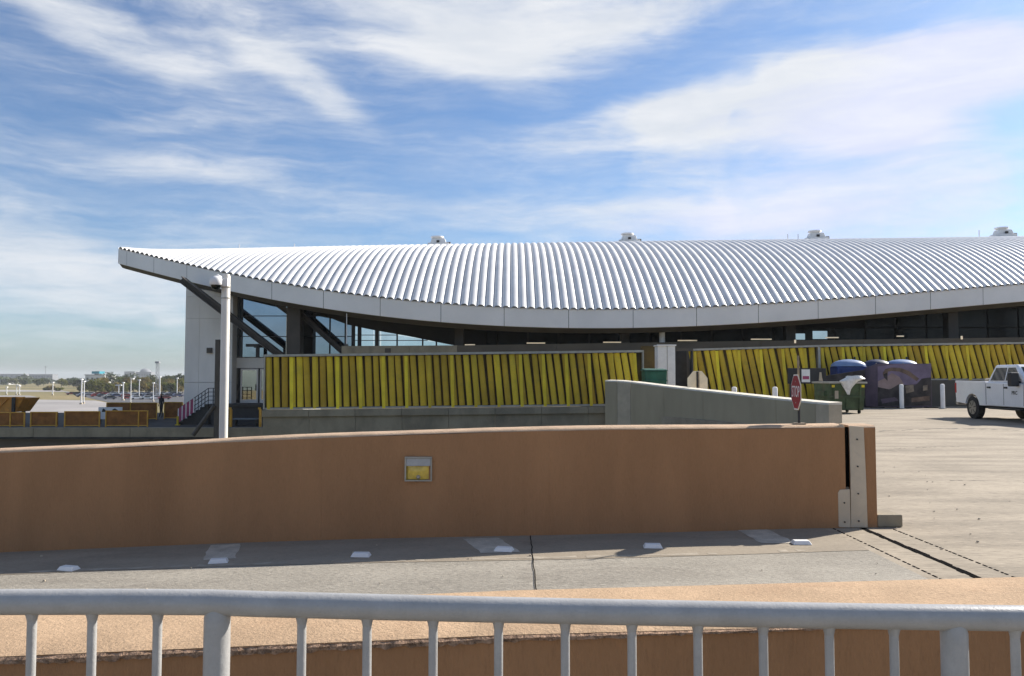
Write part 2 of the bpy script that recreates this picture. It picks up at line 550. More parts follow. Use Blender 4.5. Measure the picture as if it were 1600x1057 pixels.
def build_ground():
    g = MB()
    n = 24
    xs = np.linspace(-5200, 5200, n)
    ys = np.linspace(-400, 6400, n)
    g.sheet([[(x, y, -6.6) for x in xs] for y in ys])
    tag(g.build('ground', M['grass']), kind='structure')
    # ramp road in front of the brown wall
    r = MB()
    xs = np.linspace(-16, 3.1, 60)
    r.sheet([[(x, 2.4 + (wall_ys(x) + 0.1 - 2.4) * k, gz(x)) for x in xs] for k in (0, 0.5, 1)])
    tag(r.build('road', M['asphalt']), kind='structure')
    gt = MB()
    gt.sheet([[(x, wall_ys(x) - 1.07 * k + 0.05, gz(x) + 0.003) for x in xs] for k in (1, 0.5, 0)])
    gut = tag(gt.build('gutter_strip', M['gutter']), kind='structure')
    sl_ = MB()                                   # dried silt along the gutter edge
    rows = [[], []]
    for x in np.linspace(-16, 3.1, 240):
        yy = wall_ys(x) - 0.965
        rows[0].append((x, yy - random.uniform(0.0, 0.04), gz(x) + 0.0045))
        rows[1].append((x, yy + random.uniform(0.02, 0.07), gz(x) + 0.0045))
    sl_.sheet(rows)
    rs = random.Random(4)
    sl_.f = [f for i, f in enumerate(sl_.f) if math.sin(i * 0.13) + math.sin(i * 0.41 + 1) + rs.uniform(-1, 1) > -0.4]
    tag(sl_.build('silt_line', M['gutter2']), kind='structure')
    # apron: flat concrete deck on the right
    poly = [(3.1, -8), (60, -8), (60, 50), (4.6, 50), (4.6, 34.6), (8.75, 22.1), (5.0, 14), (3.1, 8.42)]
    a = MB()
    a.prism(poly, lambda x, y: (x, y, -0.9), lambda x, y: (x, y, 0.0))
    tag(a.build('apron', M['apron']), kind='structure')
    st = MB()
    st.box(3.06, 3.14, 2.5, 8.0, 0.002, 0.0045)
    w = MB()
    w.box(-16, 60, -8, 2.3, -0.5, -0.12)
    tag(w.build('walkway', M['gutter']), kind='structure')
    # inner ramp going down behind the wall
    ir = MB()
    ir.sheet([[(x, y, -0.95 + 0.15 * (x - 5.5)) for x in (-20, -8, 0, 3.0)] for y in (8.3, 15, 22)])
    tag(ir.build('inner_ramp', M['darkconc']), kind='structure')
    # joints and patches on the road surface
    for (x, wd, y0, y1) in ((3.49, 0.058, 2.8, 8.05),):
        j = MB()
        k = 60
        for i in range(k):
            ya, yb = y0 + (y1 - y0) * i / k, y0 + (y1 - y0) * (i + 1) / k
            wl, wr = wd * random.uniform(0.3, 0.62), wd * random.uniform(0.3, 0.62)
            j.box(x - wl, x + wr, ya, yb, 0.0, 0.004)
        tag(j.build('expansion_joint', M['joint']), kind='structure')
    for x in (3.19, 3.77):
        j = MB()
        y = 2.8
        while y < 8.0:
            L = random.uniform(0.025, 0.07)
            j.box(x - 0.006, x + 0.006, y, y + L, 0.0, 0.004 if x > 3.14 else 0.012)
            y += L + random.uniform(0.015, 0.05)
        tag(j.build('joint_seam', M['joint']), kind='structure')
    j = MB()
    pts = [(0.175 + random.uniform(-0.006, 0.006), y) for y in np.linspace(2.8, 7.72, 40)]
    for (xa, ya), (xb, yb) in zip(pts, pts[1:]):
        z = gz(xa)
        j.add([(xa - 0.004, ya, z + 0.0075), (xa + 0.004, ya, z + 0.0075), (xb + 0.004, yb, z + 0.0075), (xb - 0.004, yb, z + 0.0075)], [(0, 1, 2, 3)])
    tag(j.build('slab_joint', M['joint'], fix=False), kind='structure')
    for (x0, x1, y0, y1, sk) in ((-2.95, -2.66, 7.25, 7.93, 0.18), (-0.46, -0.13, 7.02, 7.66, 0.20), (2.2, 2.52, 7.3, 7.95, 0.05)):
        p = MB()
        rows = []
        for k in range(7):
            s = k / 6
            y = y0 + (y1 - y0) * s
            e = [random.uniform(-0.012, 0.012) for _ in range(2)]
            rows.append([(x0 + sk * (1 - s) + e[0], y, gz(x0 + sk * (1 - s) + e[0]) + 0.006), (x1 + sk * (1 - s) + e[1], y, gz(x1 + sk * (1 - s) + e[1]) + 0.006)])
        p.sheet(rows)
        tag(p.build('worn_paint_mark', M['patch']), kind='structure')
    # long cracks in the apron
    for (v0, u0, u1, wdt) in ((672, 1372, 1660, 0.11), (700, 1380, 1500, 0.03), (752, 1480, 1700, 0.02)):
        j = MB()
        pts = []
        for u in np.linspace(u0, u1, 34):
            D = 1.5 * FPX / (v0 - 590 + 2.2 * math.sin(u * 0.02) + random.uniform(-0.4, 0.4))
            q = P(u, 590, D)
            pts.append((q.x, q.y))
        for (xa, ya), (xb, yb) in zip(pts, pts[1:]):
            if random.random() < 0.25:
                continue
            h = wdt * random.uniform(0.2, 0.7)
            j.add([(xa, ya - h, 0.004), (xb, yb - h, 0.004), (xb, yb + h, 0.004), (xa, ya + h, 0.004)], [(0, 1, 2, 3)])
        tag(j.build('pavement_crack', M['darkconc'], fix=False), kind='structure')
    # grit lying on the road and apron
    gr = MB()
    for _ in range(260):
        x, y = random.uniform(-5, 9), random.uniform(3.0, 15)
        if y > wall_ys(x) - 0.05 and x < 4.2:
            continue
        s = random.uniform(0.004, 0.014)
        z = gz(x) + 0.006
        gr.hexa([(x - s, y - s, z), (x + s, y - s * .6, z), (x + s, y + s, z), (x - s * .7, y + s, z)],
                [(x - s * .4, y - s * .5, z + s), (x + s * .5, y - s * .3, z + s * .8), (x + s * .4, y + s * .4, z + s), (x - s * .3, y + s * .5, z + s * .9)])
    tag(gr.build('grit', M['paleconc']), 'loose pale grit scattered over the road', 'grit', kind='stuff')


build_ground()


# ------------------------------------------------------------------ brown parapet wall with its broken end
M['wtop'] = mat('weathered_sunlit_wall_top', (0.56, 0.40, 0.27), 0.9, var=0.12, vscale=5, speck=0.25, sscale=60, bump=0.5, bscale=60, spec=0.2)  # sandy wear, made paler for the sun on the top


def build_brown_wall():
    x_end = PX(1316, 8.1)
    T = 0.30
    t = thing('parapet_wall', 'long brown stucco parapet wall across the middle of the ramp', 'wall', (0, 8, gz(0)))

    def seg(x0, x1, name, mt, dz=0.0):
        m = MB()
        xs = np.linspace(x0, x1, max(3, int((x1 - x0) / 0.25)))
        rows = []
        prof = [(0, -0.15), (0, 0.995 + dz), (T, 0.995 + dz), (T, -0.15)]
        for x in xs:
            y = wall_ys(x)
            z = gz(x)
            w = 0.004 * math.sin(x * 2.1) + random.uniform(-0.002, 0.002)
            rows.append([(x, y + a, z + b + (w if b > 0.9 else 0)) for a, b in prof])
        m.sheet(rows)
        n = len(prof)
        k = len(m.v)
        m.f.append(tuple(range(n)))
        m.f.append(tuple(range(k - 1, k - n - 1, -1)))
        ob = m.build(name, mt, t)
        c = MB()                                 # sandy weathered top, its paleness partly painted sunlight
        cp = [(-0.001, 0.9955 + dz), (0.004, 1.004 + dz), (0.034, 1.020 + dz), (T - 0.03, 1.024 + dz), (T + 0.001, 0.9955 + dz)]
        rr = []
        for x in xs:
            w = 0.003 * math.sin(x * 2.1) + random.uniform(-0.002, 0.002)
            rr.append([(x, wall_ys(x) + a, gz(x) + b + (w if 1.0 < b else 0)) for a, b in cp])
        c.sheet(rr)
        nn = len(cp)
        c.f.append(tuple(range(nn)))
        c.f.append(tuple(range(len(c.v) - 1, len(c.v) - nn - 1, -1)))
        c.build('weathered_sunlit_top', M['wtop'], ob, smooth=True)
        return ob

    cuts = [-16, -10.5, -6.6, PX(238, 8.08) + 0.0, PX(505, 7.93), PX(858, 7.71), x_end]
    for i, (a, b) in enumerate(zip(cuts, cuts[1:])):
        seg(a + 0.0006, b - 0.0006, 'wall_panel', M['stucco'], random.uniform(-0.001, 0.001))
    # end pillar after the gap
    xa, xb = PX(1324, 8.1), PX(1365.5, 8.1)
    seg(xa, xb, 'end_pillar', M['stucco'], -0.004)
    y = wall_ys(xa)
    m = MB()                                     # black block just inside the gap, painting its shade
    m.box(x_end + 0.001, xa - 0.001, y + 0.025, y + T - 0.03, 0.401, 1.0)
    m.build('gap_shade', M['joint'], t)
    # crumbled mortar in the gap
    m = MB()
    m.box(x_end + 0.004, xa - 0.004, y + 0.03, y + 0.12, -0.05, 0.40)
    m.build('mortar_plug', M['paleconc'], t, bevel=0.01)
    pl = MB()
    pp = [(xa - 0.012, 0.005), (PX(1348, 8.1), 0.005), (PX(1347, 8.1), 0.5), (PX(1345, 8.1), 1.005), (PX(1322.5, 8.1) + 0.0, 1.015), (xa - 0.006, 0.5)]
    pl.prism(pp, lambda a, b: (a, y - 0.004, b), lambda a, b: (a, y - 0.016, b))
    cp = pl.build('cover_plate', M['plate'], t, bevel=0.003)
    bolts = [(PX(1334, 8.1), z) for z in (0.07, 0.34, 0.61, 0.88)]
    pl = MB()
    x2, x3 = PX(1303, 8.1), xa - 0.016
    pl.prism([(x2 + 0.012, 0.008), (x3, 0.004), (x3, 0.385), (x2 + 0.02, 0.378), (x2, 0.35), (x2, 0.02)], lambda a, b: (a, y - 0.003, b), lambda a, b: (a, y - 0.018, b))
    cp2 = pl.build('cover_plate', M['plate'], t, bevel=0.003)
    for par, bl in ((cp, bolts), (cp2, [((x2 + x3) / 2, 0.06), ((x2 + x3) / 2, 0.25)])):
        for (bx, bz) in bl:
            b = MB()
            b.tube((bx, y - 0.014, bz), (bx, y - 0.026, bz), 0.008, n=8)
            b.build('bolt', M['black'], par)
    # screw holes on the wall beside the gap
    for bz in (0.55, 0.84):
        b = MB()
        b.tube((x_end - 0.035, y + 0.004, bz), (x_end - 0.035, y - 0.006, bz), 0.007, n=8)
        b.build('screw', M['black'], t)
    # chipped corner at the gap
    for k in range(5):
        b = MB()
        cx, cz, s = x_end - random.uniform(0.0, 0.09), 1.012 + random.uniform(-0.02, 0.015), random.uniform(0.012, 0.028)
        b.hexa([(cx - s, y - 0.006, cz - s), (cx + s, y - 0.008, cz - s * 0.7), (cx + s, y + 0.05, cz - s), (cx - s, y + 0.05, cz - s)],
               [(cx - s * .6, y - 0.004, cz + s * .6), (cx + s * .5, y - 0.004, cz + s * .5), (cx + s * .7, y + 0.05, cz + s * .5), (cx - s * .5, y + 0.05, cz + s * .6)])
        b.build('chipped_stucco', M['paleconc'], t)
    # footing stub
    f = MB()
    f.box(xb + 0.003, PX(1405, 8.1), y + 0.02, y + 0.30, 0.002, 0.125)
    f.build('footing_stub', M['concrete'], t, bevel=0.012)
    # step light
    cx, cz = P(654, 733, 7.8).x, P(654, 733, 7.8).z
    yl = wall_ys(cx) - 0.004
    L = thing('step_light', 'square step light with amber lens and grey hood set in brown wall', 'light', (cx, yl, cz - 0.12))
    w, h = 0.132, 0.118
    for (x0, x1, z0, z1) in ((-w, w, h - 0.014, h), (-w, w, -h, -h + 0.014), (-w, -w + 0.014, -h + 0.015, h - 0.015), (w - 0.014, w, -h + 0.015, h - 0.015)):
        b = MB()
        b.box(cx + x0, cx + x1, yl - 0.030, yl + 0.002, cz + z0, cz + z1)
        b.build('frame_bar', M['silver'], L, bevel=0.004)
    b = MB()
    b.box(cx - w + 0.014, cx + w - 0.014, yl - 0.002, yl + 0.002, cz - h + 0.014, cz + h - 0.014)
    b.build('back_plate', M['amber2'], L)
    b = MB()
    hw = w - 0.016
    b.hexa([(cx - hw, yl - 0.028, cz + 0.032), (cx + hw, yl - 0.028, cz + 0.032), (cx + hw, yl - 0.004, cz + 0.045), (cx - hw, yl - 0.004, cz + 0.045)],
           [(cx - hw, yl - 0.020, cz + h - 0.016), (cx + hw, yl - 0.020, cz + h - 0.016), (cx + hw, yl - 0.004, cz + h - 0.016), (cx - hw, yl - 0.004, cz + h - 0.016)])
    b.build('hood', M['rail'], L)
    b = MB()
    rows = []
    for k in range(7):
        zz = cz - h + 0.022 + (0.028 + h - 0.022) * k / 6
        rows.append([(cx + hw * 0.86 * s, yl - 0.006 - 0.014 * (1 - s * s) * math.sin(math.pi * (k + 0.5) / 7), zz) for s in np.linspace(-1, 1, 9)])
    b.sheet(rows)
    b.build('lens', M['amber'], L, smooth=True)
    b = MB()
    b.tube((cx, yl - 0.012, cz - 0.075), (cx, yl - 0.030, cz - 0.075), 0.022, 0.012, n=10)
    b.build('lamp_socket', M['silver'], L)


build_brown_wall()


def build_near_wall():
    t = thing('low_wall', 'low tan wall with worn sandy top just behind the grey railing', 'wall', (0, 2.5, -0.1))

    def zt(x):
        return 0.775 + (0.042 * x if x < 0 else 0.026 * x)
    xs = np.linspace(-4.5, 4.5, 520)
    rows, edge = [], []
    rn = random.Random(3)
    jag = 0.0
    for x in xs:
        jag = 0.7 * jag + rn.uniform(-0.004, 0.004)
        e = abs(jag) * 0.9
        z = zt(x)
        rows.append([(x, 2.303 + e + 0.004, z - 0.004 - e * 0.3), (x, 2.335 + e * 0.6, z + 0.001), (x, 2.42, z + 0.006), (x, 2.66, z + 0.006), (x, 2.765, z), (x, 2.785, z - 0.02), (x, 2.785, -0.6)])
        th = float(np.interp(x, [-2.0, -0.2, 0.9, 1.2], [1.0, 0.9, 0.25, 0.12]))
        edge.append([(x, 2.296 + rn.uniform(-0.003, 0.003), z - 0.004 - th * (0.016 + rn.uniform(0, 0.010))), (x, 2.294 + e * 0.5 + rn.uniform(-0.003, 0.003), z - 0.003 - th * 0.009), (x, 2.30 + e + 0.0035, z - 0.0045 - e * 0.3)])
    m = MB()
    m.sheet(rows)
    m.build('wall_top', M['cap'], t, smooth=True)
    m = MB()
    m.sheet(edge)
    m.build('worn_edge', M['crumble'], t)
    m = MB()
    m.sheet([[(x, 2.305 + 0.002 * math.sin(x * 3), z_) for x, z_ in ((x, -0.12 if k == 0 else zt(x) - 0.005) for x in xs[::8])] for k in (0, 1)])
    m.build('wall_face', M['stucco'], t)


build_near_wall()


def build_railing():
    D = 1.75
    pts_uv = [(-260, 940), (0, 941), (200, 940.5), (330, 941.5), (400, 944), (600, 949), (800, 953.5), (1000, 957.5), (1200, 961), (1400, 964), (1600, 966.5), (1900, 970)]
    us = [a for a, b in pts_uv]
    vs = [b for a, b in pts_uv]

    def top(u):
        return P(u, float(np.interp(u, us, vs)), D)
    t = thing('pipe_railing', 'grey painted pipe railing with vertical bars in the foreground', 'railing', (0, D, -0.12))
    m = MB()
    m.path([top(u) for u in np.linspace(-250, 1890, 60)], 0.0268, 20)
    m.build('top_rail', M['rail'], t, smooth=True)
    z0 = 0.02
    m = MB()
    m.path([(top(u).x, D, z0) for u in (-250, 800, 1890)], 0.016, 12)
    m.build('bottom_rail', M['rail'], t, smooth=True)
    b0 = MB()
    b0.tube((0, 0, 0), (0, 0, 1), 0.0098, n=14)
    me = b0.mesh('baluster', M['rail'], True)
    bars = [-157, -54, 51, 145, 247, 472, 574, 677, 779, 883, 987, 1090, 1192, 1295, 1396, 1585, 1690, 1795]
    for u in bars:
        p = top(u)
        o = bpy.data.objects.new('baluster', me)
        C.objects.link(o)
        o.parent = t
        o.location = (p.x, 0, z0 + 0.12)
        o.scale = (1, 1, p.z - 0.02 - z0)
        w = MB()                                  # weld bead
        w.path([(p.x, D, p.z - 0.040), (p.x, D, p.z - 0.030), (p.x, D, p.z - 0.018)], [0.0099, 0.012, 0.0165], 14)
        w.build('weld_bead', M['rail'], t, smooth=True)
    for u in (340, 1490):
        p = top(u)
        m = MB()
        m.path([(p.x, D, -0.12), (p.x, D, p.z - 0.05), (p.x, D, p.z - 0.030), (p.x, D, p.z - 0.008)], [0.0275, 0.0275, 0.0275, 0.022], 20)
        po = m.build('post', M['rail'], t, smooth=True)
        m = MB()
        m.tube((p.x, D, -0.121), (p.x, D, -0.108), 0.06, n=20)
        m.build('base_flange', M['rail'], po)


build_railing()


def build_markers():
    spots = [(-3.90, 7.13), (-2.58, 7.12), (-1.32, 7.08), (-0.07, 7.09), (1.24, 7.13), (2.60, 7.28)]
    where = ['leftmost of the six', 'second from the left, on a pale patch', 'third from the left', 'fourth from the left, beside the slab joint',
             'fifth from the left, inside the sign shadow', 'rightmost of the six, nearest the wall end']
    for i, (x, y) in enumerate(spots):
        m = MB()
        a = random.uniform(-0.3, 0.3)
        w, d, h = 0.085, 0.055, 0.034
        ca, sa = math.cos(a), math.sin(a)

        def rp(px, py, pz):
            return (x + px * ca - py * sa, y + px * sa + py * ca, gz(x) + 0.004 + pz)
        m.hexa([rp(-w, -d, 0), rp(w, -d, 0), rp(w, d, 0), rp(-w, d, 0)],
               [rp(-w * .78, -d * .62, h), rp(w * .78, -d * .62, h), rp(w * .78, d * .62, h), rp(-w * .78, d * .62, h)])
        o = m.build('pavement_marker', M['white'], bevel=0.006)
        o.data.transform(Matrix.Translation((-x, -y, -gz(x) - 0.011)))
        o.location = (x, y, gz(x) + 0.011)
        tag(o, 'white raised pavement marker on the ramp, ' + where[i], 'road marker', 'white raised markers along the gutter')


build_markers()


def text_mesh(txt, size, depth=0.002, fat=0.0):
    cu = bpy.data.curves.new('t', 'FONT')
    cu.body = txt
    cu.size = size
    cu.extrude = depth
    cu.offset = fat
    cu.align_x, cu.align_y = 'CENTER', 'CENTER'
    cu.resolution_u = 3
    o = bpy.data.objects.new('t', cu)
    C.objects.link(o)
    bpy.context.view_layer.update()
    me = bpy.data.meshes.new_from_object(o.evaluated_get(bpy.context.evaluated_depsgraph_get()))
    bpy.data.objects.remove(o)
    return me


def octa(r):
    return [(r * math.cos(R(22.5 + 45 * k)), r * math.sin(R(22.5 + 45 * k))) for k in range(8)]


def stop_sign(name, label, base, size, zc, ztop, nrm, posts):
    """octagon facing nrm (horizontal), centre height zc, posts: list of offsets along the sign"""
    n = Vector((nrm[0], nrm[1], 0)).normalized()
    e = Vector((-n.y, n.x, 0))                    # the reader's right
    t = thing(name, label, 'sign', base)
    bz = Vector((base[0], base[1], 0))

    def at(a, b, d):
        q = bz + e * a + n * d
        return (q.x, q.y, zc + b)
    r = size / 2 / math.cos(R(22.5))
    m = MB()
    m.prism(octa(r), lambda a, b: at(a, b, 0.000), lambda a, b: at(a, b, 0.004))
    bk = m.build('sign_back', M['tan'], t)
    m = MB()
    m.prism(octa(r * 0.985), lambda a, b: at(a, b, 0.0045), lambda a, b: at(a, b, 0.0055))
    m.build('white_border', M['white'], t)
    m = MB()
    m.prism(octa(r * 0.925), lambda a, b: at(a, b, 0.006), lambda a, b: at(a, b, 0.007))
    m.build('red_face', M['stop'], t)
    me = text_mesh('STOP', size * 0.42, 0.0005)
    rot = Matrix(((e.x, 0, n.x), (e.y, 0, n.y), (0, 1, 0))).to_4x4()
    sc = Matrix.Diagonal((0.80, 1.08, 1, 1))
    me.transform(Matrix.Translation(Vector(at(0, 0, 0.0085)) - Vector(base)) @ rot @ sc)
    me.materials.clear()
    me.materials.append(M['white'])
    o = bpy.data.objects.new('lettering', me)
    C.objects.link(o)
    o.parent = t
    for (a, wd, mt) in posts:
        m = MB()
        q0, q1 = at(a, base[2] - zc + 0.0, -0.022), at(a, (ztop - zc) if mt is not M['black'] or size > 0.5 else 0.0, -0.022)
        m.tube(q0, q1, wd, n=8)
        m.build('post', mt, t)
    m = MB()
    q = at(0, 0, -0.022)
    m.box(q[0] - 0.055, q[0] + 0.055, q[1] - 0.045, q[1] + 0.045, base[2], base[2] + 0.014)
    m.build('base_plate', M['rust'], t)
    for zb in (-size * 0.3, size * 0.3):
        m = MB()
        m.tube(at(0, zb, 0.004), at(0, zb, 0.011), 0.007, n=8)
        m.build('bolt', M['silver'], t)


wt = wall_ys(PX(1244, 8.3)) + 0.15
stop_sign('stop_sign', 'small red stop sign on a thin post fixed to the brown wall top', (PX(1244, wt), wt, 1.023), 0.36, PZ(613, wt), PZ(556, wt), (-1.0, 0.08), [(0.0, 0.011, M['rust']), (0.0, 0.0135, M['black'])])


# ------------------------------------------------------------------ terminal building with its vaulted roof
EAVE = [(185, 388, 56.0), (223, 398, 54.0), (269, 408.5, 51.9), (353, 427, 49.6), (411, 438, 48.3), (498, 452, 47.0), (591, 464.5, 46.1), (688, 474.5, 45.5),
        (787, 481, 45.1), (888, 484, 45.0), (990, 483.5, 45.0), (1089, 480, 45.2), (1192, 474.5, 45.6), (1293, 468, 46.1), (1392, 461, 46.8),
        (1490, 453, 47.6), (1585, 446, 48.5), (1750, 432, 50.3), (1950, 415, 53)]
_e = [P(*q) for q in EAVE]
XE0, XE1 = _e[0].x, _e[-1].x
_xs = np.array([p.x for p in _e])
PYc = np.polyfit(_xs, [p.y for p in _e], 6)
PZc = np.polyfit(_xs, [p.z for p in _e], 6)
YR = 63.5


def eY(x):
    return float(np.polyval(PYc, x))


def eZ(x):
    return float(np.polyval(PZc, x))


ZRT = [(-26.0, 11.02), (-20.0, 11.44), (-12.0, 11.6), (-4.0, 11.48), (4.0, 11.76), (12.0, 11.98), (22.0, 12.06), (32.0, 12.23), (44.0, 12.45)]
ZRc = np.polyfit([a for a, b in ZRT], [b for a, b in ZRT], 3)


def rZ(x):
    return float(np.polyval(ZRc, x))


def roofZ(x, y):
    e = eY(x)
    t = (y - e) / (YR - e)
    s = abs(1 - t)
    return rZ(x) - (rZ(x) - eZ(x)) * s ** 2.0


FH = 1.07
bld = thing('terminal_building', 'long terminal hall under a white ribbed vaulted roof with curved fascia', 'building', (0, 52, -6.6))


def build_roof():
    sh = MB()                                     # roof shell under the ribs
    xs = np.linspace(XE0, XE1, 70)

    def ys(x):
        return [eY(x) + (YR + 13 - eY(x)) * k / 22 for k in range(23)]
    sh.sheet([[(x, y, roofZ(x, y) - 0.03) for y in ys(x)] for x in xs])
    shell = sh.build('roof', M['roof'], bld, smooth=True)
    W = 0.475
    n = int((XE1 - XE0 - 0.2) / W)
    NP, NY = 9, 24
    for i in range(n):
        xc = XE0 + 0.1 + W * (i + 0.5)
        m = MB()
        rows = []
        for k in range(NY + 1):
            f = (k / NY) ** 1.25
            row = []
            for j in range(NP):
                s = -1 + 2 * j / (NP - 1)
                x = xc + s * W * 0.490
                y = eY(x) - 0.10 + (YR + 6 - eY(x)) * f
                row.append((x, y, roofZ(x, y) - 0.022 + 0.165 * max(0.0, 1 - abs(s) ** 2.2) ** 0.75))
            rows.append(row)
        m.sheet(rows)
        m.build('roof_rib', M['roof'], shell, smooth=True, fix=False)
    cap = MB()
    xs2 = np.linspace(XE0 + 8, XE1, 50)
    cap.sheet([[(x, YR + d, rZ(x) + h) for x in xs2] for d, h in ((-1.3, 0.10), (-1.2, 0.14), (0.0, 0.165), (1.2, 0.14), (1.3, 0.10))])
    cap.build('ridge_cap', M['fascia'], shell, smooth=True)
    # fascia panels, equal lengths along the eave with open joints
    fine = np.linspace(XE0, XE1, 1500)
    ln = [0.0]
    for a, b in zip(fine, fine[1:]):
        ln.append(ln[-1] + math.dist((a, eY(a), eZ(a)), (b, eY(b), eZ(b))))
    xj = PX(990, 45.0)
    l0 = float(np.interp(xj, fine, ln))
    L = 3.64
    cuts = [l0 + L * k for k in range(-14, 14)]
    cuts = [0.0] + [c for c in cuts if 0.5 < c < ln[-1] - 0.5] + [ln[-1]]
    for a, b in zip(cuts, cuts[1:]):
        m = MB()
        rows = []
        for s in np.linspace(a + 0.014, b - 0.014, 8):
            x = float(np.interp(s, ln, fine))
            y, z = eY(x), eZ(x)
            rows.append([(x, y + 0.12, z - 0.01), (x, y - 0.02, z - 0.02), (x, y, z - 0.05), (x, y + 0.03, z - FH + 0.02), (x, y + 0.05, z - FH), (x, y + 0.18, z - FH)])
        m.sheet(rows)
        m.build('fascia_panel', M['fascia'], bld, fix=False)
    m = MB()                                      # backing behind the joints
    m.sheet([[(x, eY(x) + 0.10, eZ(x) - 0.03), (x, eY(x) + 0.10, eZ(x) - FH + 0.02)] for x in xs])
    m.build('fascia_backing', M['black'], bld)
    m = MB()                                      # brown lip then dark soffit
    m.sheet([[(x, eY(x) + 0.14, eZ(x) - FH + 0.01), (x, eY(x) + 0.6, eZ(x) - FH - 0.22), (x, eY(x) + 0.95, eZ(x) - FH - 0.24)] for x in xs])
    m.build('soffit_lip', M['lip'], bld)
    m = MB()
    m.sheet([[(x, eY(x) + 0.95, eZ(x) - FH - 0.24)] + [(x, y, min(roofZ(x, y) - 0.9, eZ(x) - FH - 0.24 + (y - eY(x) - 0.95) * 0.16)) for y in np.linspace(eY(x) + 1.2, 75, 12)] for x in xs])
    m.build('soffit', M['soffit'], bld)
    m = MB()                                      # left gable edge
    ysl = ys(XE0 + 0.01)
    m.sheet([[(XE0, y, roofZ(XE0, y) + 0.05) for y in ysl], [(XE0, y, roofZ(XE0, y) - FH) for y in ysl]])
    m.build('gable_fascia', M['fascia'], bld)


build_roof()


def soffZ(x, y):
    return eZ(x) - FH - 0.24 + (y - eY(x) - 0.95) * 0.16


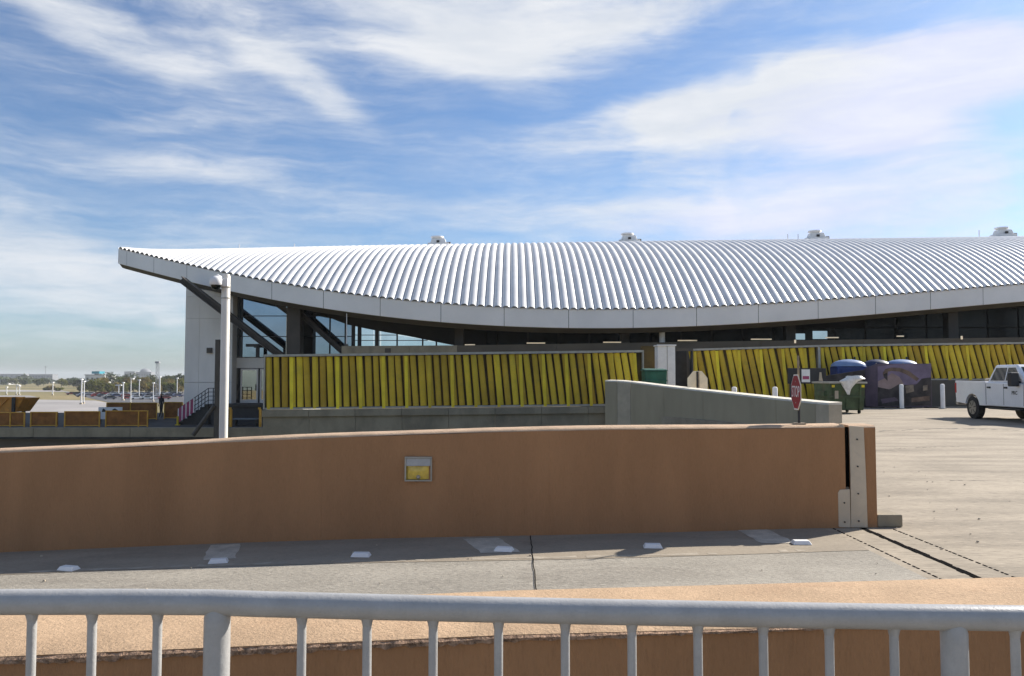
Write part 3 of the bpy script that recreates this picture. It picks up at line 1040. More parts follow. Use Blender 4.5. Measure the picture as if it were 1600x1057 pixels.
def build_hall():
    YG = 52.0
    # white panelled end wall
    x0, x1 = PX(288, 51), PX(362, 51)
    for (za, zb, nm) in ((-1.6, PZ(598.2, 51), 0), (PZ(597.6, 51), PZ(498, 51), 1), (PZ(497.7, 51), PZ(464, 51), 2), (PZ(463.7, 51), 9.6, 3)):
        xm = x0 + (x1 - x0) * 0.30
        for (a, b) in ((x0, xm - 0.006), (xm + 0.006, x1)):
            m = MB()
            zt = zb if nm < 3 else None
            if zt:
                m.box(a, b, 51, 51.5, za, zb)
            else:
                m.hexa([(a, 51, za), (b, 51, za), (b, 51.5, za), (a, 51.5, za)],
                       [(a, 51, soffZ(a, 51) + 0.03), (b, 51, soffZ(b, 51) + 0.03), (b, 51.5, soffZ(b, 51.5) + 0.03), (a, 51.5, soffZ(a, 51.5) + 0.03)])
            m.build('wall_panel', M['panel'], bld)
    m = MB()
    m.hexa([(x0 + 0.03, 51.51, -6.6), (x1 - 0.03, 51.51, -6.6), (x1 - 0.03, 75, -6.6), (x0 + 0.03, 75, -6.6)],
           [(x0 + 0.03, 51.51, 7.2), (x1 - 0.03, 51.51, 6.8), (x1 - 0.03, 75, 6.8), (x0 + 0.03, 75, 7.2)])
    m.build('side_wall', M['panel'], bld)
    m = MB()
    p = P(328, 548, 51)
    m.box(p.x - 0.17, p.x + 0.17, 50.86, 51.0, p.z - 0.17, p.z + 0.17)
    m.build('wall_box', M['steel'], bld, bevel=0.02)
    # glass bays
    def pane(u0, u1, v0, v1, mt, Y=YG, cut=None):
        a, b = PX(u0, Y), PX(u1, Y)
        z0 = PZ(v1, Y)
        z1a, z1b = (PZ(v0, Y), PZ(v0, Y)) if cut is None else (cut(a), cut(b))
        if max(z1a, z1b) <= z0 + 0.05:
            return
        m = MB()
        m.hexa([(a, Y, z0), (b, Y, z0), (b, Y + 0.03, z0), (a, Y + 0.03, z0)],
               [(a, Y, max(z1a, z0 + .02)), (b, Y, max(z1b, z0 + .02)), (b, Y + 0.03, max(z1b, z0 + .02)), (a, Y + 0.03, max(z1a, z0 + .02))])
        m.build('glass_pane', mt, bld)

    def top_l(x):
        return soffZ(x, YG) + 0.02
    cols = [362, 373, 446]
    rows = [(None, 493.5), (494.7, 525.5), (526.7, 558)]
    for ua, ub in ((362.5, 371.2), (372.4, 446), (468, 514), (515.5, 538), (539.5, 550)):
        for (va, vb) in rows:
            pane(ua, ub, va or 0, vb, M['glass'], cut=top_l if va is None else None)
    for u in (371.8, 514.8, 538.8, 551.5):
        m = MB()
        a = PX(u, YG)
        w = 0.035 if u < 540 else 0.11
        m.box(a - w, a + w, YG - 0.08, YG + 0.06, PZ(558, YG), top_l(a))
        m.build('mullion', M['black'], bld)
    for v in (494.1, 526.1, 558.8):
        m = MB()
        m.box(PX(362, YG), PX(551, YG), YG - 0.07, YG + 0.05, PZ(v + 0.55, YG), PZ(v - 0.55, YG))
        m.build('transom', M['black'], bld)
    # pale clerestory panes under a dark header
    hd = [(446, 470), (500, 491), (540, 507), (580, 515.5), (640, 526), (716, 541.5), (760, 548)]

    def htop(x, Y=YG):
        u = UC + FPX * x / Y
        return PZ(float(np.interp(u, [a for a, b in hd], [b for a, b in hd])), Y)
    us = [553, 562, 584, 594, 619, 622, 659, 662, 681, 684, 714]
    for ua, ub in ((553, 560.5), (562, 583), (584, 593), (595, 619.5), (620.7, 659.5), (660.8, 681), (682, 712)):
        for va, vb in ((0, 523.4), (524.4, 531.8), (532.8, 541.5)):
            pane(ua, ub, va, vb, M['clear'], cut=(lambda x, va=va: min(htop(x), PZ(va, YG) if va else 99)))
    for u in (561.2, 588.5, 620.1, 660.2, 681.6):
        m = MB()
        a = PX(u, YG)
        w = 0.045 if u not in (561.2, 588.5) else 0.12
        m.box(a - w, a + w, YG - 0.06, YG + 0.05, PZ(542, YG), htop(a) + 0.02)
        m.build('mullion', M['black'], bld)
    for v in (523.9, 532.3):
        m = MB()
        ue = 620 if v < 530 else 668
        m.box(PX(552.8, YG), PX(ue, YG), YG - 0.05, YG + 0.045, PZ(v + 0.5, YG), PZ(v - 0.5, YG))
        m.build('transom', M['steel'], bld)
    m = MB()                                      # header cladding
    xs = [PX(u, YG) for u in np.linspace(446, 760, 24)]
    m.sheet([[(x, YG - 0.1, min(htop(x, YG), soffZ(x, YG) + 0.05)) for x in xs], [(x, YG - 0.1, soffZ(x, YG) + 0.1) for x in xs]])
    m.build('header_cladding', M['soffit'], bld, fix=False)
    # lintel, doors
    a, b = PX(358, YG), PX(446, YG)
    m = MB()
    m.box(a, b, YG - 0.06, YG + 0.3, PZ(575.5, YG), PZ(559.6, YG))
    m.build('lintel', M['panel'], bld)
    zb = -0.15
    for (u0, u1) in ((360.5, 372.5), (376.0, 403.5), (406.5, 430)):
        dr = MB()
        x0d, x1d = PX(u0, YG), PX(u1, YG)
        zt = PZ(576.5, YG)
        fw = 0.10 if u0 > 370 else 0.03
        dr.box(x0d, x0d + fw, YG - 0.03, YG + 0.03, zb, zt)
        dr.box(x1d - fw, x1d, YG - 0.03, YG + 0.03, zb, zt)
        dr.box(x0d + fw, x1d - fw, YG - 0.03, YG + 0.03, zt - fw, zt)
        dr.box(x0d + fw, x1d - fw, YG - 0.03, YG + 0.03, zb, zb + 0.22)
        d = dr.build('door', M['panel'] if u0 > 370 else M['steel'], bld)
        g = MB()
        g.box(x0d + fw, x1d - fw, YG - 0.01, YG + 0.015, zb + 0.22, zt - fw)
        g.build('pane', M['door'], d)
        h = MB()
        h.tube((x1d - fw * 1.4, YG - 0.07, zb + 0.8), (x1d - fw * 1.4, YG - 0.07, zb + 1.2), 0.02, n=8)
        h.build('handle', M['black'], d)
    m = MB()
    m.box(PX(358, YG), PX(446, YG), YG + 0.04, YG + 0.1, zb, PZ(575.5, YG))
    m.build('door_frame', M['black'], bld)
    # columns
    for (u, w, vt, D) in ((457.5, 0.43, 470, 50.0), (717, 0.27, 505, 48.5), (1237, 0.30, 490, 49), (1492, 0.32, 470, 50), (1640, 0.32, 460, 51), (977, 0.28, 505, 48.2)):
        x = PX(u, D)
        m = MB()
        m.box(x - w, x + w, D, D + 2 * w, -0.6, soffZ(x, D) + 0.05)
        m.build('column', M['steel'], bld, bevel=0.03)
    x = PX(1036.5, 46.5)
    m = MB()
    m.tube((x, 46.8, 0), (x, 46.8, soffZ(x, 46.8) + 0.06), 0.17, n=14)
    m.build('round_column', M['fascia'], bld, smooth=True)

    # leaning struts
    def strut(u0, v0, u1, v1, D, w, d=0.35):
        p, q = P(u0, v0, D), P(u1, v1, D)
        dr = Vector((q.x - p.x, 0, q.z - p.z)).normalized()
        nn = Vector((dr.z, 0, -dr.x)) * w
        m = MB()
        for (s0, s1, y0, y1) in ((-1, -0.74, -d, d), (0.74, 1, -d, d), (-0.74, 0.74, -0.06, 0.06)):
            a0, a1, b0, b1 = p + nn * s0, p + nn * s1, q + nn * s0, q + nn * s1
            m.hexa([(a0.x, D + y0, a0.z), (a1.x, D + y0, a1.z), (a1.x, D + y1, a1.z), (a0.x, D + y1, a0.z)],
                   [(b0.x, D + y0, b0.z), (b1.x, D + y0, b1.z), (b1.x, D + y1, b1.z), (b0.x, D + y1, b0.z)])
        m.build('leaning_strut', M['steel'], bld)
    strut(284, 437, 470, 580, 49.6, 0.19)
    strut(440, 464, 580, 590, 50.8, 0.15)
    strut(425, 469, 456, 492, 50.4, 0.16, 0.2)
    # hanging lamp bracket in the left bay
    m = MB()
    p = P(395, 540, 51.2)
    m.box(p.x - 0.42, p.x + 0.42, 51.1, 51.3, p.z - 0.09, p.z + 0.09)
    m.box(p.x + 0.22, p.x + 0.42, 51.12, 51.28, p.z - 0.75, p.z - 0.09)
    m.build('sign_bracket', M['black'], bld)
    # long parapet beam in front of the glass, behind the yellow screens
    D = 46.0
    xa, xb = PX(533, D), PX(1780, D)
    cuts = [xa, PX(639, D), PX(714, D), PX(870, D), PX(1026, D), PX(1190, D), PX(1350, D), PX(1505, D), xb]
    def bt(x):
        return float(np.interp(x, [xa, PX(720, D), PX(1180, D), PX(1600, D), xb], [PZ(541, D), PZ(540, D), PZ(533, D), PZ(527.5, D), PZ(525, D)]))
    for k, (a, b) in enumerate(zip(cuts, cuts[1:])):
        m = MB()
        a2, b2 = a + 0.008, b - 0.008
        m.hexa([(a2, D, -0.5), (b2, D, -0.5), (b2, D + 0.35, -0.5), (a2, D + 0.35, -0.5)], [(a2, D, bt(a2)), (b2, D, bt(b2)), (b2, D + 0.35, bt(b2)), (a2, D + 0.35, bt(a2))])
        m.build('parapet_beam', M['concrete'] if k < 2 else M['lip'], bld)
    m = MB()
    p = P(606, 548, D)
    m.box(p.x - 0.17, p.x + 0.17, D - 0.03, D + 0.02, p.z - 0.13, p.z + 0.13)
    m.build('vent_grille', M['steel'], bld)
    # deep hall behind: dark back wall with dim panes
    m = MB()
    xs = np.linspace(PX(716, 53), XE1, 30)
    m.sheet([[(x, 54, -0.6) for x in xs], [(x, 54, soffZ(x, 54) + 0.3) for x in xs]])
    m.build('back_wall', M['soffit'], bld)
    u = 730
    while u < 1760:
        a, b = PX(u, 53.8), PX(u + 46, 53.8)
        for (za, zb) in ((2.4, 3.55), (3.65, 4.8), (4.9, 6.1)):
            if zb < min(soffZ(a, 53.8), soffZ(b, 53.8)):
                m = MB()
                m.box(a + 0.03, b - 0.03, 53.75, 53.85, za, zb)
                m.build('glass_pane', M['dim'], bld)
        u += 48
    for (u0, u1, v0, v1) in ((1243.5, 1259, 521.5, 531), (1271, 1294, 517.5, 530)):
        D2 = 50.5
        m = MB()
        m.box(PX(u0, D2), PX(u1, D2), D2, D2 + 0.06, PZ(v1, D2), PZ(v0, D2))
        m.build('glass_pane', M['clear'], bld)
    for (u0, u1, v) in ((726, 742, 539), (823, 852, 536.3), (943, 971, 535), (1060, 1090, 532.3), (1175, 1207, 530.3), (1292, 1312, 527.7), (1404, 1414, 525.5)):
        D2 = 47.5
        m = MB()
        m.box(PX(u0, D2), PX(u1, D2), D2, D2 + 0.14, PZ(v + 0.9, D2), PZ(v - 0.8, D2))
        m.build('sunlit_slit', M['lamp'], bld, bevel=0.01)  # glowing bars added in place of sunlit slits beyond
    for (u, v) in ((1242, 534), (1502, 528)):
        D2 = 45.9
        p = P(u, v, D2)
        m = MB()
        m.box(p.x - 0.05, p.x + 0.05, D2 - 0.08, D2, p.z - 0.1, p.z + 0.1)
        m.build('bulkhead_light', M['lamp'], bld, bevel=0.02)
    # antennas on the parapet
    p = P(539, 541, 45.8)
    m = MB().tube((p.x, 46.2, p.z - 0.1), (p.x, 46.2, PZ(490, 46)), 0.035, 0.02, n=8)
    m.build('antenna', M['white'], bld)
    MB().box(p.x - 0.09, p.x + 0.09, 46.05, 46.32, p.z + 0.002, p.z + 0.12).build('antenna_base', M['steel'], bld)
    # lightning rods and a thin cable on the ridge
    for (u, v0, v1) in ((374, 388, 382), (460, 386, 381.5), (1231, 375, 366), (1247, 375, 366), (1530, 371, 360)):
        p = P(u, v0, 62)
        zr = roofZ(p.x, 62) - 0.1
        m = MB()
        m.tube((p.x, 62, zr), (p.x, 62, max(zr + 0.5, PZ(v1, 62))), 0.035, n=6)
        m.build('lightning_rod', M['white'], bld)


build_hall()

# exhaust units on the ridge
names = ['leftmost of the four', 'second from the left', 'third from the left', 'rightmost of the four']
for i, (u, vb) in enumerate(((684.5, 383), (984, 378), (1279, 374), (1574, 370))):
    Yv = 62.6
    x = PX(u, Yv)
    zb = roofZ(x, Yv)
    t = thing('roof_exhaust', 'white exhaust unit on the vaulted roof ridge, ' + names[i], 'roof vent', (x, Yv, zb), 0, 'white exhaust units on the ridge')
    m = MB().box(-0.82, 0.82, -0.5, 0.5, -0.1, 0.42)
    m.build('curb', M['white'], t, local=True, bevel=0.03)
    m = MB()
    m.hexa([(-0.62, -0.42, 0.42), (0.62, -0.42, 0.42), (0.62, 0.42, 0.42), (-0.62, 0.42, 0.42)], [(-0.5, -0.36, 0.78), (0.5, -0.36, 0.78), (0.5, 0.36, 0.78), (-0.5, 0.36, 0.78)])
    m.build('housing', M['white'], t, local=True, bevel=0.03)
    m = MB()
    m.path([(-0.1, 0, 0.76), (-0.1, 0, 0.83), (-0.1, 0, 0.87), (-0.1, 0, 0.97), (-0.1, 0, 1.0)], [0.3, 0.3, 0.52, 0.50, 0.2], 16)
    m.build('fan_hood', M['fascia'], t, local=True, smooth=True)
    m = MB().box(-0.12, 0.10, -0.53, -0.45, 0.44, 0.60)
    m.build('louvre', M['black'], t, local=True)
    m = MB().box(0.62, 0.95, -0.3, 0.3, 0.16, 0.50)
    m.build('motor_box', M['steel'], t, local=True, bevel=0.02)


# ------------------------------------------------------------------ yellow tube screens
def lean(x):
    return float(np.interp(x, [-11.2, -3, 6, 10, 27], [1.5, 4.5, 8.5, 10.5, 14.5]))


def screen(label, D, x0, x1, sp, ztop, zbot, name='tube_screen'):
    t = thing(name, label, 'screen', ((x0 + x1) / 2, D, zbot((x0 + x1) / 2)))
    n = int((x1 - x0) / sp)
    me = MB().tube((0, 0, 0), (0, 0, 1), sp * 0.40, n=12, caps=False).mesh('tube', M['yellow'], True)
    mf = MB().box(-sp * 0.20, sp * 0.20, -0.012, 0.012, 0, 1).mesh('strip_post', M['yellow2'])
    off = Vector(t.location)
    for i in range(n + 1):
        x = x0 + sp * 0.5 + i * sp
        if x > x1 - sp * 0.3:
            break
        a = R(lean(x))
        zb, zt = zbot(x), ztop(x)
        if x + math.tan(a) * (zt - zb) * 0.5 > x1 + 0.06 or x - math.tan(a) * (zt - zb) * 0.5 < x0 - 0.06:
            a *= 0.4
        o = bpy.data.objects.new('tube', me)
        C.objects.link(o)
        o.parent = t
        h = zt - zb - 0.03
        o.location = Vector((x + math.tan(a) * h * 0.5, D, zb + 0.015)) - off
        o.rotation_euler = (0, -a + R(random.uniform(-0.5, 0.5)), R(random.uniform(0, 360)))
        o.rotation_euler = (0, -a + R(random.uniform(-0.9, 0.9)), 0)
        o.scale = (random.uniform(0.88, 1.06), 0.62, h / math.cos(a))
        if i % 3 == 0:
            f = bpy.data.objects.new('strip_post', mf)
            C.objects.link(f)
            f.parent = t
            a2 = a * 0.35
            f.location = Vector((x + math.tan(a2) * h * 0.5, D - sp * 0.40 * 0.62 - 0.016, zb - 0.07)) - off
            f.rotation_euler = (0, -a2, 0)
            f.scale = (1, 1, (h + 0.06) / math.cos(a2))
    m = MB()
    xs = np.linspace(x0, x1, 12)
    m.sheet([[(x, D + sp * 0.20, zbot(x)) for x in xs], [(x, D + sp * 0.20, ztop(x)) for x in xs]])
    m.build('backing_sheet', M['backing'], t)
    for (nm, fz, hh, y0, y1) in (('top_rail', ztop, 0.10, -0.20, 0.22), ('bottom_rail', zbot, 0.07, -0.11, 0.2)):
        m = MB()
        m.sheet([[(x, D + y0, fz(x)), (x, D + y0, fz(x) + (hh if nm == 'top_rail' else -hh)), (x, D + y1, fz(x) + (hh if nm == 'top_rail' else -hh)), (x, D + y1, fz(x)), (x, D + y0, fz(x))] for x in xs])
        m.build(nm, M['silver'], t)
    for x in (x0 - 0.05, x1 + 0.01):
        m = MB().box(x, x + 0.06, D - 0.15, D + 0.18, zbot(x) - 0.07, ztop(x) + 0.1)
        m.build('end_post', M['silver'], t)
    return t


DL = 36.0
lx0, lx1 = PX(415, DL), PX(1003, DL)


def lt(x):
    return float(np.interp(x, [lx0, lx1], [PZ(558, DL), PZ(551, DL)]))


def lb(x):
    return float(np.interp(x, [lx0, lx1], [PZ(637.5, DL), PZ(631, DL)]))


screen('tall yellow tube screen on concrete base, left of the white pier', DL, lx0, lx1, 0.343, lt, lb)
DR = 42.0
rx0, rx1, rx2 = PX(1082, DR), PX(1277, DR), PX(1690, DR)


def rt(x):
    return float(np.interp(x, [rx0, PX(1300, DR), PX(1600, DR), rx2], [PZ(548.5, DR), PZ(542, DR), PZ(538, DR), PZ(536.5, DR)]))


screen('full height yellow tube screen between white pier and dumpster', DR, rx0, rx1, 0.385, rt, lambda x: 0.3)
screen('yellow tube screen on brown base wall behind the white pickup', DR, rx1 + 0.12, rx2, 0.362, rt, lambda x: PZ(592, DR))

m = MB()
m.box(rx1 - 0.2, rx2 + 1, DR - 0.25, DR + 0.5, -0.0, PZ(592, DR) - 0.075)
tag(m.build('base_wall', M['lip'], bevel=0.02), 'low brown base wall under the yellow screen behind the pickup', 'wall')
m = MB()
m.box(rx0 - 0.1, rx1 - 0.22, DR - 0.25, DR + 0.5, 0.0, 0.22)
tag(m.build('kerb_base', M['concrete'], bevel=0.02), 'low concrete kerb under the full height yellow screen', 'kerb')

# concrete base of the left screen
t = thing('screen_base', 'stained concrete base wall with ledge under the left yellow screen', 'wall', (0, DL, -4))
cuts = np.linspace(lx0 - 0.05, PX(990, DL), 9)
for a, b in zip(cuts, cuts[1:]):
    m = MB()
    a2, b2 = a + 0.006, b - 0.006
    m.hexa([(a2, DL - 0.32, lb(a2) - 0.40), (b2, DL - 0.32, lb(b2) - 0.40), (b2, DL + 0.4, lb(b2) - 0.40), (a2, DL + 0.4, lb(a2) - 0.40)],
           [(a2, DL - 0.32, lb(a2) - 0.10), (b2, DL - 0.32, lb(b2) - 0.10), (b2, DL + 0.4, lb(b2) - 0.10), (a2, DL + 0.4, lb(a2) - 0.10)])
    m.build('ledge_slab', M['concrete'], t, bevel=0.015)
    m = MB()
    m.hexa([(a2 + .002, DL - 0.18 + random.uniform(0, 0.015), -6.6), (b2, DL - 0.18, -6.6), (b2, DL + 0.4, -6.6), (a2 + .002, DL + 0.4, -6.6)],
           [(a2 + .002, DL - 0.18, lb(a2) - 0.403), (b2, DL - 0.18, lb(b2) - 0.403), (b2, DL + 0.4, lb(b2) - 0.403), (a2 + .002, DL + 0.4, lb(a2) - 0.403)])
    m.build('concrete_panel', M['concrete'], t)

# white pier and brown wall and dark doorway between the screens
t = thing('gate_pier', 'pale grey square pier between the two yellow screens', 'pier', (PX(1041, 38), 38, 0))
xa, xm, xb = PX(1028, 38), PX(1043, 38), PX(1055, 38)
MB().box(xa, xm - 0.012, 38, 38.8, 0, PZ(541, 38)).build('pier_face', M['white'], t, bevel=0.01)
MB().box(xm + 0.004, xb, 37.96, 38.8, 0, PZ(541, 38) - 0.01).build('pier_face', M['white'], t, bevel=0.01)
MB().box(xa - 0.05, xb + 0.05, 37.9, 38.86, PZ(541, 38), PZ(539, 38)).build('pier_cap', M['white'], t, bevel=0.01)
m = MB().box(PX(1002, 40), PX(1030, 40), 40, 40.3, 0, PZ(541, 40))
tag(m.build('side_panel', M['backing']), 'dark brown panel wall between left yellow screen and pale pier', 'wall')
t = thing('doorway', 'dark open doorway beside the pale grey pier', 'doorway', (PX(1069, 41.6), 41.6, 0))
MB().box(PX(1056, 42), PX(1081, 42), 43.2, 43.3, 0, PZ(545, 42)).build('dark_recess', M['black'], t)
MB().box(PX(1056, 42), PX(1081.5, 42), 41.7, 42.0, PZ(549, 42), PZ(545, 42)).build('door_head', M['lip'], t)
MB().box(PX(1078.5, 42), PX(1081, 42), 41.7, 42.1, 0, PZ(549.2, 42)).build('door_jamb', M['black'], t)


# ------------------------------------------------------------------ grey concrete ramp wall
M['rampc'] = mat('ramp_concrete', (0.37, 0.315, 0.218), 0.9, var=0.06, vscale=1.0, dirt=(0.29, 0.245, 0.168), dirt_amt=0.4, dirt_scale=1.5, stretch=(1, 1, 0.3), bump=0.2, bscale=20)
M['lit_edge'] = mat('sunlit_edge_tone', (0.70, 0.64, 0.53), 0.9, var=0.1, vscale=3)  # painted sunlight along the ramp wall top


def build_ramp_wall():
    t = thing('ramp_wall', 'grey concrete ramp wall sloping down to the right behind the brown wall', 'wall', (7, 28, 0))
    pts = [(945, 596.5, 34.0), (964, 597.0, 33.6), (985, 599, 33.0), (1037, 605.5, 30.9), (1098, 612.5, 28.6), (1212, 625.2, 24.6), (1274, 631.5, 22.7), (1295, 633, 22.1)]
    tops = [P(*q) for q in pts]
    for i, (p, q) in enumerate(zip(tops, tops[1:])):
        d = Vector((q.x - p.x, q.y - p.y, 0)).normalized()
        nn = Vector((-d.y, d.x, 0)) * 0.42
        if nn.y < 0:
            nn = -nn
        g = d * 0.006
        a, b = p + g, q - g
        m = MB()
        m.hexa([(a.x, a.y, -5), (b.x, b.y, -5), (b.x + nn.x, b.y + nn.y, -5), (a.x + nn.x, a.y + nn.y, -5)],
               [tuple(a), tuple(b), (b.x + nn.x, b.y + nn.y, b.z), (a.x + nn.x, a.y + nn.y, a.z)])
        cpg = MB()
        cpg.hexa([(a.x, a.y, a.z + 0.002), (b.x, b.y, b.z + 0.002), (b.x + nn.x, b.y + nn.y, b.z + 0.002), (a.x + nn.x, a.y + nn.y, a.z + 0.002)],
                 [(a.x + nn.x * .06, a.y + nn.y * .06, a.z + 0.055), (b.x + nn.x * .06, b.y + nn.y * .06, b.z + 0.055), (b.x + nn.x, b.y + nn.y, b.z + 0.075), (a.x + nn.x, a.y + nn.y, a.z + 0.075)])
        cpg.build('sunlit_edge', M['lit_edge'], t)  # added strip; its pale colour makes the top edge look sunlit
        m.build('end_block' if i == len(tops) - 2 else 'concrete_panel', M['paleconc'] if i in (1, len(tops) - 2) else M['rampc'], t, bevel=0.012)


build_ramp_wall()


# ------------------------------------------------------------------ things on the apron
stop_sign('stop_sign', 'back of an octagonal sign, tan, standing behind the concrete ramp wall', (PX(1090, 30.2), 30.2, 0.0), 0.92, PZ(580, 30.2) - 0.46, PZ(581, 30.2), (-0.40, 0.92),
          [(-0.035, 0.028, M['rust']), (0.035, 0.028, M['black'])])


def build_truck():
    loc = (PX(1493, 30.4) + 1.0, 30.4, 0.0)
    t = thing('pickup_truck', 'white crew cab pickup truck parked at the right edge', 'pickup truck', loc, R(-92.5))
    XR, XF, ZW, RA = 1.18, 4.86, 0.41, 0.50
    HW = 1.0

    def arch(xc, n=12, r=RA):
        return [(xc - r * math.cos(math.pi * k / n), ZW + r * math.sin(math.pi * k / n)) for k in range(n + 1)]
    z0 = 0.50
    # cab and bonnet
    body = [(2.10, z0), (XF - RA * 0.985, z0)] + arch(XF)[1:-1] + [(XF + RA * 0.985, z0), (5.75, 0.48), (5.86, 0.62), (5.88, 1.02), (5.80, 1.17), (5.2, 1.25), (4.42, 1.30), (2.10, 1.34)]
    m = MB().prism(body, lambda a, b: (a, -HW, b), lambda a, b: (a, HW, b))
    m.build('body', M['truck'], t, local=True, bevel=0.045, seg=3)
    # bed sides
    bed = [(0.06, 0.58), (XR - RA * 0.97, 0.53)] + arch(XR)[1:-1] + [(XR + RA * 0.985, z0), (2.075, z0), (2.075, 1.36), (0.02, 1.38), (0.0, 1.1)]
    for s in (-1, 1):
        m = MB().prism(bed, lambda a, b: (a, s * HW, b), lambda a, b: (a, s * (HW - 0.16), b))
        m.build('bed_side', M['truck'], t, local=True, bevel=0.035, seg=2)
    MB().box(0.05, 2.07, -0.83, 0.83, 0.80, 0.86).build('bed_floor', M['steel'], t, local=True)
    tg = MB().box(0.0, 0.07, -0.835, 0.835, 0.66, 1.36).build('tailgate', M['truck'], t, local=True, bevel=0.02)
    MB().box(-0.012, -0.001, -0.14, 0.14, 1.16, 1.26).build('handle', M['black'], tg, local=True)
    MB().box(-0.10, 0.05, -0.95, 0.95, 0.48, 0.64).build('rear_bumper', M['rim'], t, local=True, bevel=0.03)
    MB().box(5.80, 5.98, -0.96, 0.96, 0.46, 0.68).build('front_bumper', M['rim'], t, local=True, bevel=0.05)
    MB().box(5.86, 5.91, -0.62, 0.62, 0.74, 1.10).build('grille', M['black'], t, local=True, bevel=0.01)
    for s in (-1, 1):
        MB().box(5.60, 5.90, s * 0.66 if s > 0 else -1.005, 1.005 if s > 0 else -0.66, 0.88, 1.10).build('headlight', M['clear'], t, local=True, bevel=0.02)
        MB().box(-0.012, 0.10, s * 0.86 if s > 0 else -1.010, 1.010 if s > 0 else -0.86, 0.92, 1.30).build('tail_light', M['red'], t, local=True, bevel=0.015)
    # greenhouse
    zb, zt = 1.335, 1.93
    B = [(2.12, -0.955), (4.46, -0.955), (4.46, 0.955), (2.12, 0.955)]
    T = [(2.42, -0.80), (3.68, -0.80), (3.68, 0.80), (2.42, 0.80)]
    m = MB().hexa([(x, y, zb - 0.02) for x, y in B], [(x, y, zt) for x, y in T])
    m.build('cab_roof', M['truck'], t, local=True, bevel=0.06, seg=3)

    def side(x, z, s, d=0.008):
        k = (z - zb) / (zt - zb)
        return (x, s * (0.955 + (0.80 - 0.955) * k + d), z)
    for s in (-1, 1):
        for nm, q in (('side_window', [(2.34, 1.39), (3.18, 1.39), (3.18, 1.83), (2.52, 1.83)]), ('side_window', [(3.26, 1.39), (4.16, 1.39), (3.66, 1.83), (3.26, 1.83)])):
            m = MB().prism(q, lambda a, b: side(a, b, s, 0.002), lambda a, b: side(a, b, s, 0.012))
            m.build(nm, M['tint'], t, local=True)
        # door seams
        for x in (2.13, 3.22, 4.36):
            MB().box(x - 0.008, x + 0.008, s * HW - 0.004 if s > 0 else -HW - 0.004, s * HW + 0.004 if s > 0 else -HW + 0.004, 0.56, 1.28).build('door_seam', M['black'], t, local=True)
        for x in (2.34, 3.36):
            MB().box(x - 0.10, x + 0.10, s * HW + (0.0 if s > 0 else -0.035), s * HW + (0.035 if s > 0 else 0.0), 1.12, 1.18).build('door_handle', M['black'], t, local=True, bevel=0.01)
        # mirror
        y = s * (HW + 0.16)
        MB().box(3.98, 4.20, y - 0.14, y + 0.14, 1.20, 1.66).build('mirror', M['black'], t, local=True, bevel=0.04)
        MB().box(4.06, 4.16, min(y, s * 0.95), max(y, s * 0.95), 1.30, 1.38).build('mirror_arm', M['black'], t, local=True)
        MB().box(2.35, 4.25, s * 0.90 if s > 0 else -1.06, 1.06 if s > 0 else -0.90, 0.40, 0.46).build('running_board', M['black'], t, local=True, bevel=0.01)
        MB().box(4.44, 4.72, s * HW - (0.004 if s > 0 else 0.008), s * HW + (0.008 if s > 0 else 0.004), 1.06, 1.12).build('fender_vent', M['rim'], t, local=True)
        for xc in (XR, XF):
            w = thing('wheel', None, None, (xc, s * 0.86, ZW))
            w.parent = t
            m = MB()
            m.path([(0, -0.13, 0), (0, -0.115, 0), (0, 0.115, 0), (0, 0.13, 0)], [0.34, ZW, ZW, 0.34], 28)
            m.build('tyre', M['tyre'], w, local=True, smooth=True)
            m = MB()
            m.tube((0, s * 0.09, 0), (0, s * 0.137, 0), 0.25, 0.25, n=24)
            m.build('rim', M['rim'], w, local=True)
            for k in range(6):
                a = R(60 * k)
                e, f = Vector((math.cos(a), 0, math.sin(a))), Vector((-math.sin(a), 0, math.cos(a)))
                m = MB()
                q = [e * 0.07 + f * 0.025, e * 0.23 + f * 0.06, e * 0.23 + f * 0.02, e * 0.07 + f * 0.0]
                m.add([tuple(v + Vector((0, s * 0.1375, 0))) for v in q] + [tuple(v + Vector((0, s * 0.142, 0))) for v in q], [(0, 1, 2, 3), (7, 6, 5, 4), (0, 1, 5, 4), (1, 2, 6, 5), (2, 3, 7, 6), (3, 0, 4, 7)])
                m.build('rim_slot', M['black'], w, local=True)
    k0, k1 = (1.40 - zb) / (zt - zb), (1.84 - zb) / (zt - zb)

    def wind(z, y, xb, xt, wbt, d):
        k = (z - zb) / (zt - zb)
        return (xb + (xt - xb) * k + d, y, z)
    for nm, xb, xt, d in (('windscreen', 4.46, 3.68, 0.012), ('rear_window', 2.12, 2.42, -0.012)):
        m = MB()
        ring = [(1.40, -0.84), (1.40, 0.84), (1.85, 0.72), (1.85, -0.72)]
        m.prism(ring, lambda z, y: wind(z, y, xb, xt, 0, d * 0.2), lambda z, y: wind(z, y, xb, xt, 0, d))
        m.build(nm, M['tint'], t, local=True)
    MB().box(1.15, 2.06, -0.80, 0.80, 1.06, 1.36).build('tool_box', M['rim'], t, local=True, bevel=0.03)
    MB().box(1.50, 1.98, -0.72, -0.2, 1.365, 1.47).build('tool_bag', M['plate'], t, local=True, bevel=0.05)
    MB().box(0.3, 5.6, -0.75, 0.75, 0.40, 0.60).build('chassis', M['black'], t, local=True)
    me = text_mesh('PRC', 0.165, 0.001, 0.004)
    me.transform(Matrix.Translation((3.86, -HW - 0.004, 0.98)) @ Matrix.Rotation(R(90), 4, 'X') @ Matrix.Diagonal((1.1, 1, 1, 1)))
    me.materials.clear()
    me.materials.append(M['black'])
    o = bpy.data.objects.new('door_lettering', me)
    C.objects.link(o)
    o.parent = t


build_truck()


